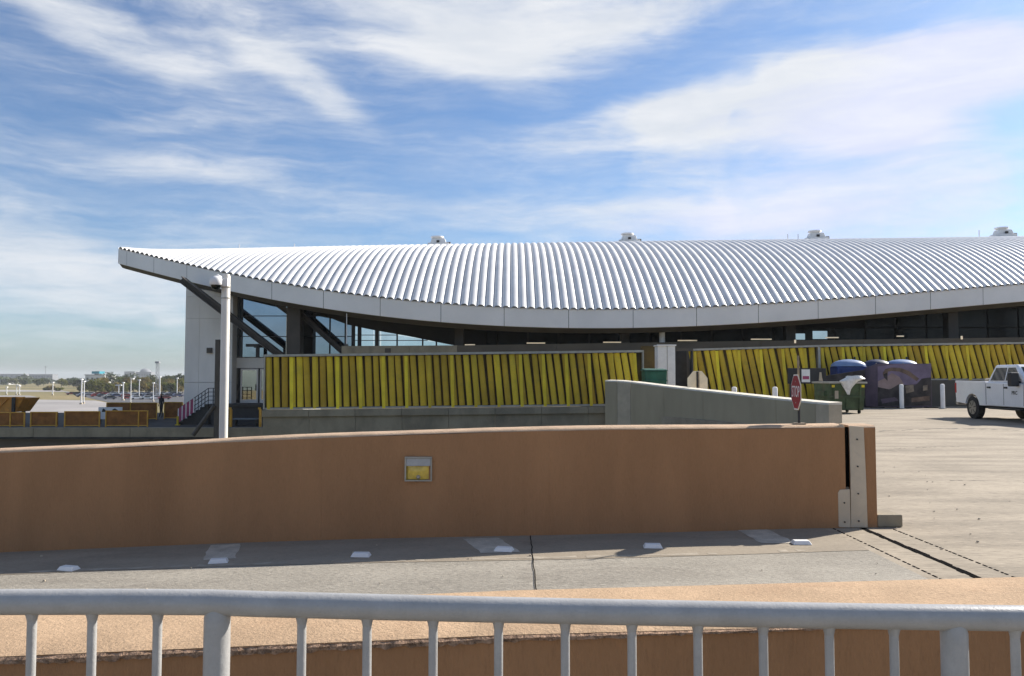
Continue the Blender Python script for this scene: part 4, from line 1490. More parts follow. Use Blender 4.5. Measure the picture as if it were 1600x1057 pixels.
def build_dumpster():
    D = 33.2
    x0, x1 = PX(1295, D), PX(1350, D)
    t = thing('dumpster', 'dirty green steel dumpster with a white bag hanging over its rim', 'dumpster', ((x0 + x1) / 2, D, 0))
    w = (x1 - x0) / 2
    zt = PZ(598, D)
    m = MB()
    m.hexa([(-w * .94, 0, 0.14), (w * .94, 0, 0.14), (w * .94, 1.6, 0.14), (-w * .94, 1.6, 0.14)], [(-w, -0.12, zt - 0.03), (w, -0.12, zt - 0.03), (w, 1.7, zt - 0.03), (-w, 1.7, zt - 0.03)])
    m.build('body', M['green'], t, local=True, bevel=0.02)
    for (a, b, c, d) in ((-w - .06, w + .06, -0.18, -0.08), (-w - .06, w + .06, 1.66, 1.76), (-w - .06, -w + .04, -0.078, 1.658), (w - .04, w + .06, -0.078, 1.658)):
        MB().box(a, b, c, d, zt - 0.045, zt + 0.03).build('rim', M['silver'], t, local=True, bevel=0.01)
    for x in (-0.55, -0.02, 0.52):
        m = MB()
        m.hexa([(x - 0.04, -0.055, 0.16), (x + 0.04, -0.055, 0.16), (x + 0.04, 0, 0.16), (x - 0.04, 0, 0.16)], [(x - 0.04, -0.165, zt - 0.05), (x + 0.04, -0.165, zt - 0.05), (x + 0.04, -0.1, zt - 0.05), (x - 0.04, -0.1, zt - 0.05)])
        m.build('rib', M['green'], t, local=True)
    MB().box(-w * .96, w * .96, -0.13, -0.06, 0.66, 0.73).build('rib', M['green'], t, local=True)
    for s in (-1, 1):
        MB().box(s * w - 0.10, s * w + 0.10, 0.3, 1.3, 0.72, 0.92).build('lift_pocket', M['green'], t, local=True, bevel=0.01)
        MB().box(s * w * 0.84 - 0.06, s * w * 0.84 + 0.06, -0.16, -0.145, zt - 0.2, zt - 0.1).build('yellow_mark', M['yellow2'], t, local=True)
        for y in (0.2, 1.4):
            m = MB()
            m.tube((s * w * 0.8 - 0.04, y, 0.075), (s * w * 0.8 + 0.04, y, 0.075), 0.075, n=12)
            m.build('castor', M['tyre'], t, local=True)
    MB().box(-w * 0.75, -w * 0.55, -0.145, -0.12, 0.62, 0.95).build('white_scrawl', M['paleconc'], t, local=True)
    # bag
    b = thing('rubbish_bag', 'crumpled white plastic bag over the dumpster rim', 'bag', (x0 + 0.75, D - 0.15, zt))
    rn = random.Random(5)
    m = MB()
    rings = [(0.18, 0.10, 0.30, 0.34), (0.22, 0.14, 0.42, 0.22), (0.0, 0.10, 0.44, 0.10), (-0.05, 0.06, 0.30, -0.12), (-0.06, 0.02, 0.14, -0.36), (-0.05, 0.0, 0.05, -0.62)]
    rr = []
    for (cx, cy, r, z) in rings:
        rr.append([(cx + r * math.cos(2 * math.pi * k / 11) * rn.uniform(0.75, 1.15), -0.07 - 0.02 + 0.35 * r * math.sin(2 * math.pi * k / 11), z * 0.8 + rn.uniform(-0.03, 0.03)) for k in range(11)])
        rr[-1].append(rr[-1][0])
    m.sheet(rr)
    m.build('bag_skin', M['bag'], b, local=True, smooth=True)


build_dumpster()


def toilet(label, u, D, w, body, roof):
    x = PX(u, D)
    t = thing('portable_toilet', label, 'toilet', (x, D, 0))
    zt = PZ(573, D)
    MB().box(-w, w, -0.5, 0.5, 0.06, zt).build('cabin', body, t, local=True, bevel=0.05)
    MB().box(-w - 0.03, w + 0.03, -0.54, 0.54, 0.0, 0.10).build('skid', M['black'], t, local=True)
    m = MB()
    rows = []
    for k in range(7):
        a = math.pi / 2 * k / 6
        rr = math.cos(a)
        rows.append([((w + 0.10) * (max(rr, 0.02)) * math.copysign(abs(math.cos(th)) ** 0.8, math.cos(th)), 0.55 * max(rr, 0.02) * math.copysign(abs(math.sin(th)) ** 0.8, math.sin(th)), zt + 0.005 + 0.36 * math.sin(a)) for th in np.linspace(0, 2 * math.pi, 25)])
    m.sheet(rows)
    m.build('domed_roof', roof, t, local=True, smooth=True)
    d = MB().box(-w * 0.72, w * 0.72, -0.53, -0.505, 0.16, zt - 0.12).build('door', body, t, local=True, bevel=0.01)
    MB().box(w * 0.45, w * 0.6, -0.56, -0.53, 1.05, 1.15).build('handle', M['black'], d, local=True)
    m = MB()
    m.tube((w * 0.6, 0.3, zt), (w * 0.6, 0.3, zt + 0.5), 0.05, n=8)
    m.build('vent_pipe', M['black'], t, local=True)


toilet('blue portable toilet with pale domed roof, left one above the dumpster', 1326, 40.7, 0.76, M['blue'], M['dome'])
toilet('dark navy portable toilet squeezed between the two blue ones', 1369, 40.8, 0.58, M['navy'], M['navy'])
toilet('blue portable toilet with pale domed roof behind the printed fence banner', 1408, 40.7, 0.74, M['blue'], M['dome'])


def build_banner():
    D = 39.3
    t = thing('banner_fence', 'fence wrapped in a dark printed banner showing an excavator arm', 'fence', (PX(1412, D), D, 0))
    M['bp'] = mat('banner_purple', (0.105, 0.075, 0.105), 0.7, var=0.15, vscale=2)
    M['bs'] = mat('banner_sky', (0.175, 0.135, 0.205), 0.7, var=0.2, vscale=1.2)
    M['bw'] = mat('banner_wall', (0.30, 0.215, 0.20), 0.7, var=0.15, vscale=1.5)
    M['bd'] = mat('banner_dark', (0.035, 0.028, 0.028), 0.7, var=0.5, vscale=2.5)
    M['ba'] = mat('banner_arm', (0.16, 0.105, 0.075), 0.7, var=0.3, vscale=3)
    M['bt'] = mat('banner_tan', (0.22, 0.175, 0.13), 0.7, var=0.25, vscale=4)

    def poly(pts, mt, layer, name='printed_shape'):
        m = MB()
        m.prism([(u, v) for u, v in pts], lambda u, v: tuple(P(u, v, D) + Vector((0, -0.0045 * layer, 0))), lambda u, v: tuple(P(u, v, D) + Vector((0, -0.0045 * layer - 0.002, 0))))
        return m.build(name, mt, t)
    m = MB()
    m.box(PX(1371, D), PX(1455, D), D + 0.006, D + 0.05, 0.06, PZ(568.5, D))
    m.build('fence_panel', M['bp'], t)
    poly([(1371, 573), (1400, 569), (1455, 569), (1455, 598), (1371, 606)], M['bs'], 1)
    poly([(1372, 605), (1372, 596), (1385, 590), (1393, 583), (1405, 589), (1412, 600), (1400, 606), (1386, 609)], M['bw'], 2)
    poly([(1371.5, 605), (1390, 609), (1404, 601), (1430, 603), (1440, 592), (1454.5, 590), (1454.5, 634), (1371.5, 635)], M['bd'], 3)
    poly([(1379, 583), (1383, 577), (1392, 574.5), (1406, 575), (1420, 580), (1436, 592), (1432, 596), (1417, 586), (1405, 581), (1393, 580), (1387, 581), (1386, 594), (1380, 589)], M['ba'], 4)
    poly([(1380, 585), (1386, 583), (1386.5, 595.5), (1381, 590)], M['bd'], 5)
    poly([(1414, 603), (1427, 601), (1428, 612), (1416, 615)], M['bt'], 5)
    poly([(1442, 603), (1449, 602), (1449, 610), (1442, 611)], M['bt'], 4)
    poly([(1376, 624), (1398, 621), (1404, 626), (1378, 631)], M['bp'], 4)
    poly([(1424, 622), (1452, 619), (1452, 626), (1424, 629)], M['ba'], 4)
    a, b = P(1351, 590, D + 0.62), P(1370.5, 590, D)
    m = MB()
    zt = PZ(568.5, D)
    m.hexa([(a.x, a.y, 0.06), (b.x, b.y, 0.06), (b.x, b.y + 0.05, 0.06), (a.x, a.y + 0.05, 0.06)], [(a.x, a.y, zt - 0.25), (b.x, b.y, zt), (b.x, b.y + 0.05, zt), (a.x, a.y + 0.05, zt - 0.25)])
    m.build('fence_panel', M['bp'], t)
    a2, b2 = P(1286, 590, D + 0.15), P(1351.5, 590, D + 0.5)
    m = MB()
    zl, zr_ = PZ(588, D), PZ(578, D)
    m.hexa([(a2.x, a2.y, 0.06), (b2.x, b2.y, 0.06), (b2.x, b2.y + 0.05, 0.06), (a2.x, a2.y + 0.05, 0.06)], [(a2.x, a2.y, zl), (b2.x, b2.y, zr_), (b2.x, b2.y + 0.05, zr_), (a2.x, a2.y + 0.05, zl)])
    m.build('fence_panel', M['bd'], t)
    for u in (1371, 1413, 1455):
        m = MB()
        m.tube((PX(u, D), D + 0.09, 0), (PX(u, D), D + 0.09, zt + 0.03), 0.03, n=8)
        m.build('fence_post', M['silver'], t)
        MB().box(PX(u, D) - 0.25, PX(u, D) + 0.25, D - 0.15, D + 0.3, 0.002, 0.055).build('fence_foot', M['darkconc'], t)


build_banner()

for (u, D, h, lab) in ((1147, 31.5, 1.13, 'pale bollard behind the ramp wall, left of the stop sign, farther one'), (1210.5, 31.5, 1.13, 'pale bollard behind the ramp wall just left of the stop sign'),
                       (1408, 38.4, 1.17, 'pale bollard in front of the printed banner fence'), (1472, 38.4, 1.19, 'pale bollard between the banner fence and the pickup')):
    x = PX(u, D)
    t = thing('bollard', lab, 'bollard', (x, D, 0), 0, 'pale steel bollards on the apron')
    m = MB()
    m.path([(0, 0, 0), (0, 0, h - 0.06), (0, 0, h - 0.02), (0, 0, h)], [0.10, 0.10, 0.085, 0.04], 14)
    m.build('post', M['white'], t, local=True, smooth=True)
    MB().tube((0, 0, 0.002), (0, 0, 0.03), 0.17, n=14).build('base_plate', M['silver'], t, local=True)

# dark board with a poster beside the stop sign
D = 37.5
t = thing('notice_board', 'black board on legs with white and pink poster behind the stop sign', 'board', (PX(1258, D), D, 0))
MB().box(PX(1231, D), PX(1291, D), D, D + 0.06, PZ(600, D), PZ(575.5, D)).build('board', M['black'], t, bevel=0.01)
MB().box(PX(1252.5, D), PX(1265.5, D), D - 0.012, D - 0.002, PZ(597.5, D), PZ(577.5, D)).build('poster', M['white'], t)
MB().box(PX(1254, D), PX(1264, D), D - 0.018, D - 0.013, PZ(593, D), PZ(588, D)).build('poster_band', M['pink'], t)
m = MB()
m.prism([(1279.5, 594), (1280.5, 582), (1283.5, 582), (1284.5, 590), (1286, 596), (1279, 595)], lambda u, v: tuple(P(u, v, D - 0.003)), lambda u, v: tuple(P(u, v, D - 0.012)))
m.build('poster_figure', M['paleconc'], t)
for u in (1236, 1288):
    MB().box(PX(u, D) - 0.04, PX(u, D) + 0.04, D + 0.062, D + 0.14, 0, PZ(577, D)).build('leg', M['black'], t)

# green bin by the pier
D = 34.3
t = thing('wheeled_bin', 'dark green wheeled bin standing behind the high end of the ramp wall', 'bin', (PX(1022, D), D, 0))
w = 0.47
zt = PZ(580, D)
m = MB()
m.hexa([(-w * .86, -0.4, 0.14), (w * .86, -0.4, 0.14), (w * .86, 0.4, 0.14), (-w * .86, 0.4, 0.14)], [(-w, -0.5, zt), (w, -0.5, zt), (w, 0.5, zt), (-w, 0.5, zt)])
m.build('body', M['teal'], t, local=True, bevel=0.03)
MB().hexa([(-w - .04, -0.56, zt + .003), (w + .04, -0.56, zt + .003), (w + .04, 0.56, zt + .003), (-w - .04, 0.56, zt + .003)], [(-w, -0.5, zt + .06), (w, -0.5, zt + .06), (w, 0.5, zt + 0.11), (-w, 0.5, zt + 0.11)]).build('lid', M['teal'], t, local=True, bevel=0.02)
MB().box(-w * 0.99, w * 0.99, -0.52, -0.49, zt - 0.44, zt - 0.38).build('rib', M['teal'], t, local=True)
for s in (-1, 1):
    MB().tube((s * 0.36 - 0.04, 0.2, 0.08), (s * 0.36 + 0.04, 0.2, 0.08), 0.08, n=12).build('wheel', M['tyre'], t, local=True)


# ------------------------------------------------------------------ camera pole behind the brown wall
def build_cctv():
    D = 13.0
    x = PX(350.5, D)
    t = thing('camera_pole', 'cream painted pole carrying a dome security camera behind the brown wall', 'pole', (x, D, -3.0))
    zt = PZ(432, D)
    m = MB()
    m.path([(x, D, -3.0), (x, D, zt), (x, D, zt + 0.03)], [0.068, 0.068, 0.055], 20)
    m.build('shaft', M['polew'], t, smooth=True)
    for z in (zt - 0.18, zt - 0.36):
        m = MB().tube((x, D, z - 0.012), (x, D, z + 0.012), 0.074, n=20)
        m.build('band_clamp', M['silver'], t, smooth=True)
    m = MB()
    zc = PZ(434, D)
    cx, cy = x - 0.115, D - 0.13
    m.path([(x - 0.03, D - 0.05, zc - 0.06), (x - 0.06, D - 0.09, zc - 0.01), (x - 0.095, D - 0.12, zc + 0.015), (cx, cy, zc - 0.01)], 0.028, 10)
    m.build('camera_arm', M['white'], t, smooth=True)
    m = MB()
    m.path([(cx, cy, zc + 0.01), (cx, cy, zc - 0.01), (cx, cy, zc - 0.05), (cx, cy, zc - 0.12), (cx, cy, zc - 0.14)], [0.03, 0.07, 0.10, 0.105, 0.095], 18)
    m.build('camera_housing', M['white'], t, smooth=True)
    m = MB()
    m.path([(cx, cy, zc - 0.135), (cx, cy, zc - 0.17), (cx, cy, zc - 0.205), (cx, cy, zc - 0.222)], [0.082, 0.075, 0.050, 0.010], 18)
    m.build('dome_lens', M['tint'], t, smooth=True)
    MB().box(x - 0.055, x + 0.06, D - 0.10, D - 0.05, zc - 0.16, zc - 0.02).build('junction_box', M['white'], t, bevel=0.01)


build_cctv()


# ------------------------------------------------------------------ left deck, stairs, barriers
def build_deck():
    D = 46.0
    zd = -1.4
    xl, xr = PX(-700, D), lx0 - 0.1
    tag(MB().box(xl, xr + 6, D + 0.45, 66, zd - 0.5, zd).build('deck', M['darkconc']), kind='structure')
    t = thing('deck_edge', 'grey concrete edge beam of the low deck on the left', 'wall', (PX(180, D), D, -6.6))
    cuts = np.linspace(xl, xr + 0.4, 9)
    for a, b in zip(cuts, cuts[1:]):
        MB().box(a + .01, b - .01, D, D + 0.44, zd - 0.52, zd + 0.02).build('edge_beam', M['concrete'], t, bevel=0.02)
        MB().box(a + .01, b - .01, D - 0.12, D + 0.3, zd - 0.62, zd - 0.53).build('drip_ledge', M['darkconc'], t)
        MB().box(a + .004, b - .004, D + 0.3, D + 0.6, -6.6, zd - 0.63).build('lower_panel', M['lip'], t)
    # landing by the doors
    L = thing('landing', 'dark raised landing in front of the glass doors', 'landing', (PX(370, 50), 50, zd))
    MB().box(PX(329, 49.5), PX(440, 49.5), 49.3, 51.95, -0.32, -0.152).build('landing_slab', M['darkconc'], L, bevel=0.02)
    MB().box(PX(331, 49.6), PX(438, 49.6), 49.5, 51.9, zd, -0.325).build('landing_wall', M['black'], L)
    # stairs
    S = thing('stairs', 'dark flight of steps rising right to the landing with pink slatted rail', 'stairs', (PX(305, 49.6), 49.6, zd))
    xa, xb = PX(283, 49.6), PX(329, 49.6)
    n = 7
    for i in range(n):
        x = xa + (xb - xa) * i / n
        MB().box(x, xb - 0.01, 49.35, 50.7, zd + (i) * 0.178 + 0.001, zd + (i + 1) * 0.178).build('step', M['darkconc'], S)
    for i in range(10):
        f = i / 9
        x = xa + (xb - xa) * f
        z = zd + 1.25 * f
        m = MB().tube((x, 49.3, z), (x, 49.3, z + 0.98), 0.022, n=6)
        m.build('baluster', M['black'], S)
    for h in (0.98, 0.75, 0.5, 0.25):
        m = MB().path([(xa, 49.3, zd + h), (xb, 49.3, zd + 1.25 + h), (xb + 0.9, 49.3, zd + 1.25 + h)], 0.022, 6)
        m.build('handrail', M['black'], S)
    for i in range(3):
        m = MB().tube((xb + 0.3 * (i + 1), 49.3, zd + 1.25), (xb + 0.3 * (i + 1), 49.3, zd + 2.25), 0.03, n=6)
        m.build('baluster', M['black'], S)
    for i in range(17):
        f = 0.0 + 0.032 * i
        x = xa + (xb - xa) * f
        z = zd + 1.25 * f
        MB().box(x - 0.01, x + 0.042, 49.24, 49.27, z + 0.12, z + 0.99).build('pink_slat', M['pink'] if i % 4 else M['white'], S)
    # steel post with arm and brace
    D2 = 45.3
    p = P(338.5, 680, D2)
    t = thing('steel_post', 'dark steel post with short arm and slanting brace beside the cream pole', 'post', (p.x, D2, -6.6))
    MB().box(p.x - 0.13, p.x + 0.13, D2 - 0.13, D2 + 0.13, -6.6, PZ(531, D2)).build('upright', M['steel'], t, bevel=0.015)
    zt = PZ(533, D2)
    MB().hexa([(p.x + 0.133, D2 - 0.1, zt - 0.28), (p.x + 0.36, D2 - 0.1, zt - 0.12), (p.x + 0.36, D2 + 0.1, zt - 0.12), (p.x + 0.133, D2 + 0.1, zt - 0.28)],
              [(p.x + 0.133, D2 - 0.1, zt + 0.05), (p.x + 0.36, D2 - 0.1, zt + 0.0), (p.x + 0.36, D2 + 0.1, zt + 0.0), (p.x + 0.133, D2 + 0.1, zt + 0.05)]).build('arm', M['black'], t)
    a, b = P(304, 680, D2), P(337, 634, D2)
    m = MB().tube((a.x, D2 - 0.2, a.z), (b.x, D2 - 0.2, b.z), 0.12, n=8)
    m.build('brace', M['steel'], t, smooth=True)
    # bench
    t = thing('bench', 'low bench with pale blue plank under the doors landing', 'bench', (PX(385, 48), 48, zd))
    M['plank'] = mat('blue_grey_plank', (0.15, 0.19, 0.22), 0.7, var=0.15, vscale=2)
    z = PZ(654, 48)
    MB().box(PX(366, 48), PX(403, 48), 47.8, 48.3, z - 0.07, z).build('seat', M['plank'], t, bevel=0.01)
    for u in (369, 400):
        MB().box(PX(u, 48) - 0.04, PX(u, 48) + 0.04, 47.85, 48.25, zd, z - 0.072).build('leg', M['black'], t)
    for k, u in enumerate((362, 408)):
        m = MB()
        x = PX(u, 47.2)
        m.box(x - 0.06, x + 0.06, 47.1, 47.25, zd, PZ(640, 47.2))
        m.box(x - 0.13, x + 0.02, 47.12, 47.23, PZ(640, 47.2) + 0.002, PZ(637, 47.2))
        tag(m.build('timber_post', M['frame']), 'short brown timber post at the %s end of the bench' % ('left' if k == 0 else 'right'), 'post')

    # barriers
    def barrier(u0, u1, v0, v1, D, posts, lab):
        t = thing('site_barrier', lab, 'barrier', (PX((u0 + u1) / 2, D), D, zd), 0, 'brown mesh site barriers on the deck')
        za, zb = zd + 0.02, PZ(v0, D)
        MB().box(PX(u0, D), PX(u1, D), D + 0.03, D + 0.05, za + 0.05, zb - 0.03).build('mesh_panel', M['mesh'], t)
        for u in posts:
            MB().tube((PX(u, D), D, zd), (PX(u, D), D, zb), 0.042, n=8).build('post', M['frame'], t)
        for z in (zb, za + 0.06):
            MB().tube((PX(u0, D), D, z), (PX(u1, D), D, z), 0.030, n=8).build('rail', M['frame'], t)
    barrier(-30, 41, 645, 667, 47.0, (-28, 18, 40), 'brown mesh barrier with yellow frame below the orange skip at left edge')
    barrier(49, 92, 644.5, 667, 47.1, (50, 90), 'narrow brown mesh barrier, second from the left on the deck edge')
    barrier(102, 158, 643.5, 667, 47.0, (103, 157), 'brown mesh barrier, third from the left on the deck edge')
    barrier(166, 233, 642.5, 667, 47.1, (167, 218, 232), 'brown mesh barrier with three yellow posts, right end of the row')
    barrier(168, 246, 630, 650, 55, (168, 205, 246), 'far brown barrier behind the white sign board')
    barrier(258, 286, 629, 650, 56, (258, 286), 'short far brown barrier between the person and the stairs')
    m = MB()
    x = PX(279, 48.6)
    m.box(x - 0.05, x + 0.05, 48.55, 48.65, zd, zd + 0.55)
    m.box(x - 0.12, x + 0.12, 48.5, 48.7, zd + 0.001, zd + 0.06)
    tag(m.build('yellow_stake', M['yellow']), 'short yellow stake at the foot of the stairs', 'stake')
    # white sign board lying on the far side of barriers
    D3 = 50.0
    t = thing('sign_board', 'white board with two dark marks above the brown barriers', 'sign', (PX(173, D3), D3, zd))
    MB().box(PX(155, D3), PX(192, D3), D3, D3 + 0.05, zd + 0.3, PZ(636.5, D3)).build('board', M['white'], t)
    for (u0, u1) in ((159, 165), (175, 184)):
        m = MB()
        m.prism([(u0, 644), (u0 + 1, 640), ((u0 + u1) / 2, 638.5), (u1, 641), (u1, 644)], lambda u, v: tuple(P(u, v, D3 - 0.004)), lambda u, v: tuple(P(u, v, D3 - 0.012)))
        m.build('dark_mark', M['black'], t)
    for u in (158, 189):
        MB().box(PX(u, D3) - 0.03, PX(u, D3) + 0.03, D3 + 0.055, D3 + 0.12, zd, PZ(638, D3)).build('leg', M['black'], t)
    # orange skip
    D4 = 49.0
    xa, xb = PX(-30, D4), PX(43, D4)
    z0, z1 = PZ(643.5, D4), PZ(622, D4)
    t = thing('tipping_skip', 'orange tipping skip with flared side at the left edge', 'skip', ((xa + xb) / 2, D4, zd))
    m = MB()
    m.hexa([(xa, D4 - 0.6, z0), (xb - 0.3, D4 - 0.6, z0), (xb - 0.3, D4 + 0.9, z0), (xa, D4 + 0.9, z0)], [(xa - 0.2, D4 - 0.58, z1), (xb + 0.18, D4 - 0.58, z1), (xb + 0.18, D4 + 1.1, z1), (xa - 0.2, D4 + 1.1, z1)])
    m.build('hopper', M['orange'], t, bevel=0.03)
    MB().box(xa - 0.24, xb + 0.24, D4 - 0.70, D4 - 0.57, z1 - 0.02, z1 + 0.08).build('rim', M['orange'], t)
    m = MB()
    m.hexa([(xa + 1.3, D4 - 0.66, z0 + 0.02), (xa + 1.4, D4 - 0.66, z0 + 0.02), (xa + 1.4, D4 - 0.6, z0 + 0.02), (xa + 1.3, D4 - 0.6, z0 + 0.02)], [(xa + 2.0, D4 - 0.66, z1 - 0.03), (xa + 2.1, D4 - 0.66, z1 - 0.03), (xa + 2.1, D4 - 0.59, z1 - 0.03), (xa + 2.0, D4 - 0.59, z1 - 0.03)])
    m.build('brace_rib', M['orange'], t)
    for (px, py) in ((xa + 0.3, -0.4), (xb - 0.6, -0.4), (xa + 0.3, 0.7), (xb - 0.6, 0.7)):
        MB().box(px - 0.08, px + 0.08, D4 + py - 0.08, D4 + py + 0.08, zd, z0 - 0.002).build('leg', M['black'], t)
    MB().box(PX(32, D4), PX(37, D4), D4 - 0.82, D4 - 0.71, z0 - 0.1, z1 + 0.05).build('latch_arm', M['black'], t, bevel=0.02)


build_deck()


def person(name, label, base, height, rz, clothes):
    t = thing(name, label, 'person', base, rz)
    h = height
    J = {'pel': (0, 0, .52), 'bel': (0, 0, .60), 'che': (0, 0.005, .72), 'nek': (0, 0.0, .835), 'hd0': (0, -0.008, .875), 'hd1': (0, -0.012, .93), 'hd2': (0, -0.006, .975)}
    for s, k in ((-1, 'l'), (1, 'r')):
        J['hip' + k] = (s * .052, 0, .50)
        J['kne' + k] = (s * .058, -0.012 * (1 if s > 0 else -1), .285)
        J['ank' + k] = (s * .062, 0.02 * s, .045)
        J['toe' + k] = (s * .066, 0.02 * s - 0.075, .018)
        J['sho' + k] = (s * .105, 0, .805)
        J['elb' + k] = (s * .135, 0.012, .64)
        J['wri' + k] = (s * .125, -0.03, .50)
        J['han' + k] = (s * .122, -0.04, .455)
    rad = {'pel': .066, 'bel': .062, 'che': .072, 'nek': .030, 'hd0': .038, 'hd1': .050, 'hd2': .034, 'hip': .050, 'kne': .034, 'ank': .024, 'toe': .018, 'sho': .036, 'elb': .026, 'wri': .018, 'han': .020}
    keys = list(J)
    E = [('pel', 'bel'), ('bel', 'che'), ('che', 'nek'), ('nek', 'hd0'), ('hd0', 'hd1'), ('hd1', 'hd2')]
    for k in 'lr':
        E += [('pel', 'hip' + k), ('hip' + k, 'kne' + k), ('kne' + k, 'ank' + k), ('ank' + k, 'toe' + k), ('che', 'sho' + k), ('sho' + k, 'elb' + k), ('elb' + k, 'wri' + k), ('wri' + k, 'han' + k)]
    me = bpy.data.meshes.new('body')
    me.from_pydata([tuple(c * h for c in J[k]) for k in keys], [(keys.index(a), keys.index(b)) for a, b in E], [])
    me.materials.append(clothes)
    o = bpy.data.objects.new('body', me)
    C.objects.link(o)
    o.parent = t
    sk = o.modifiers.new('skin', 'SKIN')
    sk.use_smooth_shade = True
    for i, k in enumerate(keys):
        r = rad.get(k, rad.get(k[:3])) * h
        me.skin_vertices[0].data[i].radius = (r, r * (0.72 if k in ('che', 'bel', 'pel') else 1.0))
        me.skin_vertices[0].data[i].use_root = (k == 'pel')
    o.modifiers.new('sub', 'SUBSURF').render_levels = 1
    hd = MB()
    rows = []
    for k in range(9):
        a = math.pi * k / 8
        rows.append([(.043 * h * math.sin(a) * math.cos(th), -0.012 * h - .052 * h * math.sin(a) * math.sin(th) * (1.0 if math.sin(th) < 0 else 1.03), .928 * h - .068 * h * math.cos(a)) for th in np.linspace(0, 2 * math.pi, 15)])
    hd.sheet(rows)
    hd.build('face', M['skin'], t, local=True, smooth=True)
    hr = MB()
    hr.sheet([[(.046 * h * math.sin(a) * math.cos(th), -0.006 * h - .055 * h * math.sin(a) * math.sin(th) * (0.7 if math.sin(th) > 0 else 1.0), .932 * h + .071 * h * math.cos(a)) for th in np.linspace(0, 2 * math.pi, 15)] for a in np.linspace(0, 1.75, 6)])
    hr.build('hair', M['black'], t, local=True, smooth=True)


person('person', 'person in dark clothes standing on the deck near the stairs', (PX(253, 58), 58, -1.4), 1.76, R(-30), M['cloth'])


# ------------------------------------------------------------------ far background on the left
def gd(v):
    """distance at which the lower ground shows at photo row v"""
    return 8.1 * FPX / (v - 590)


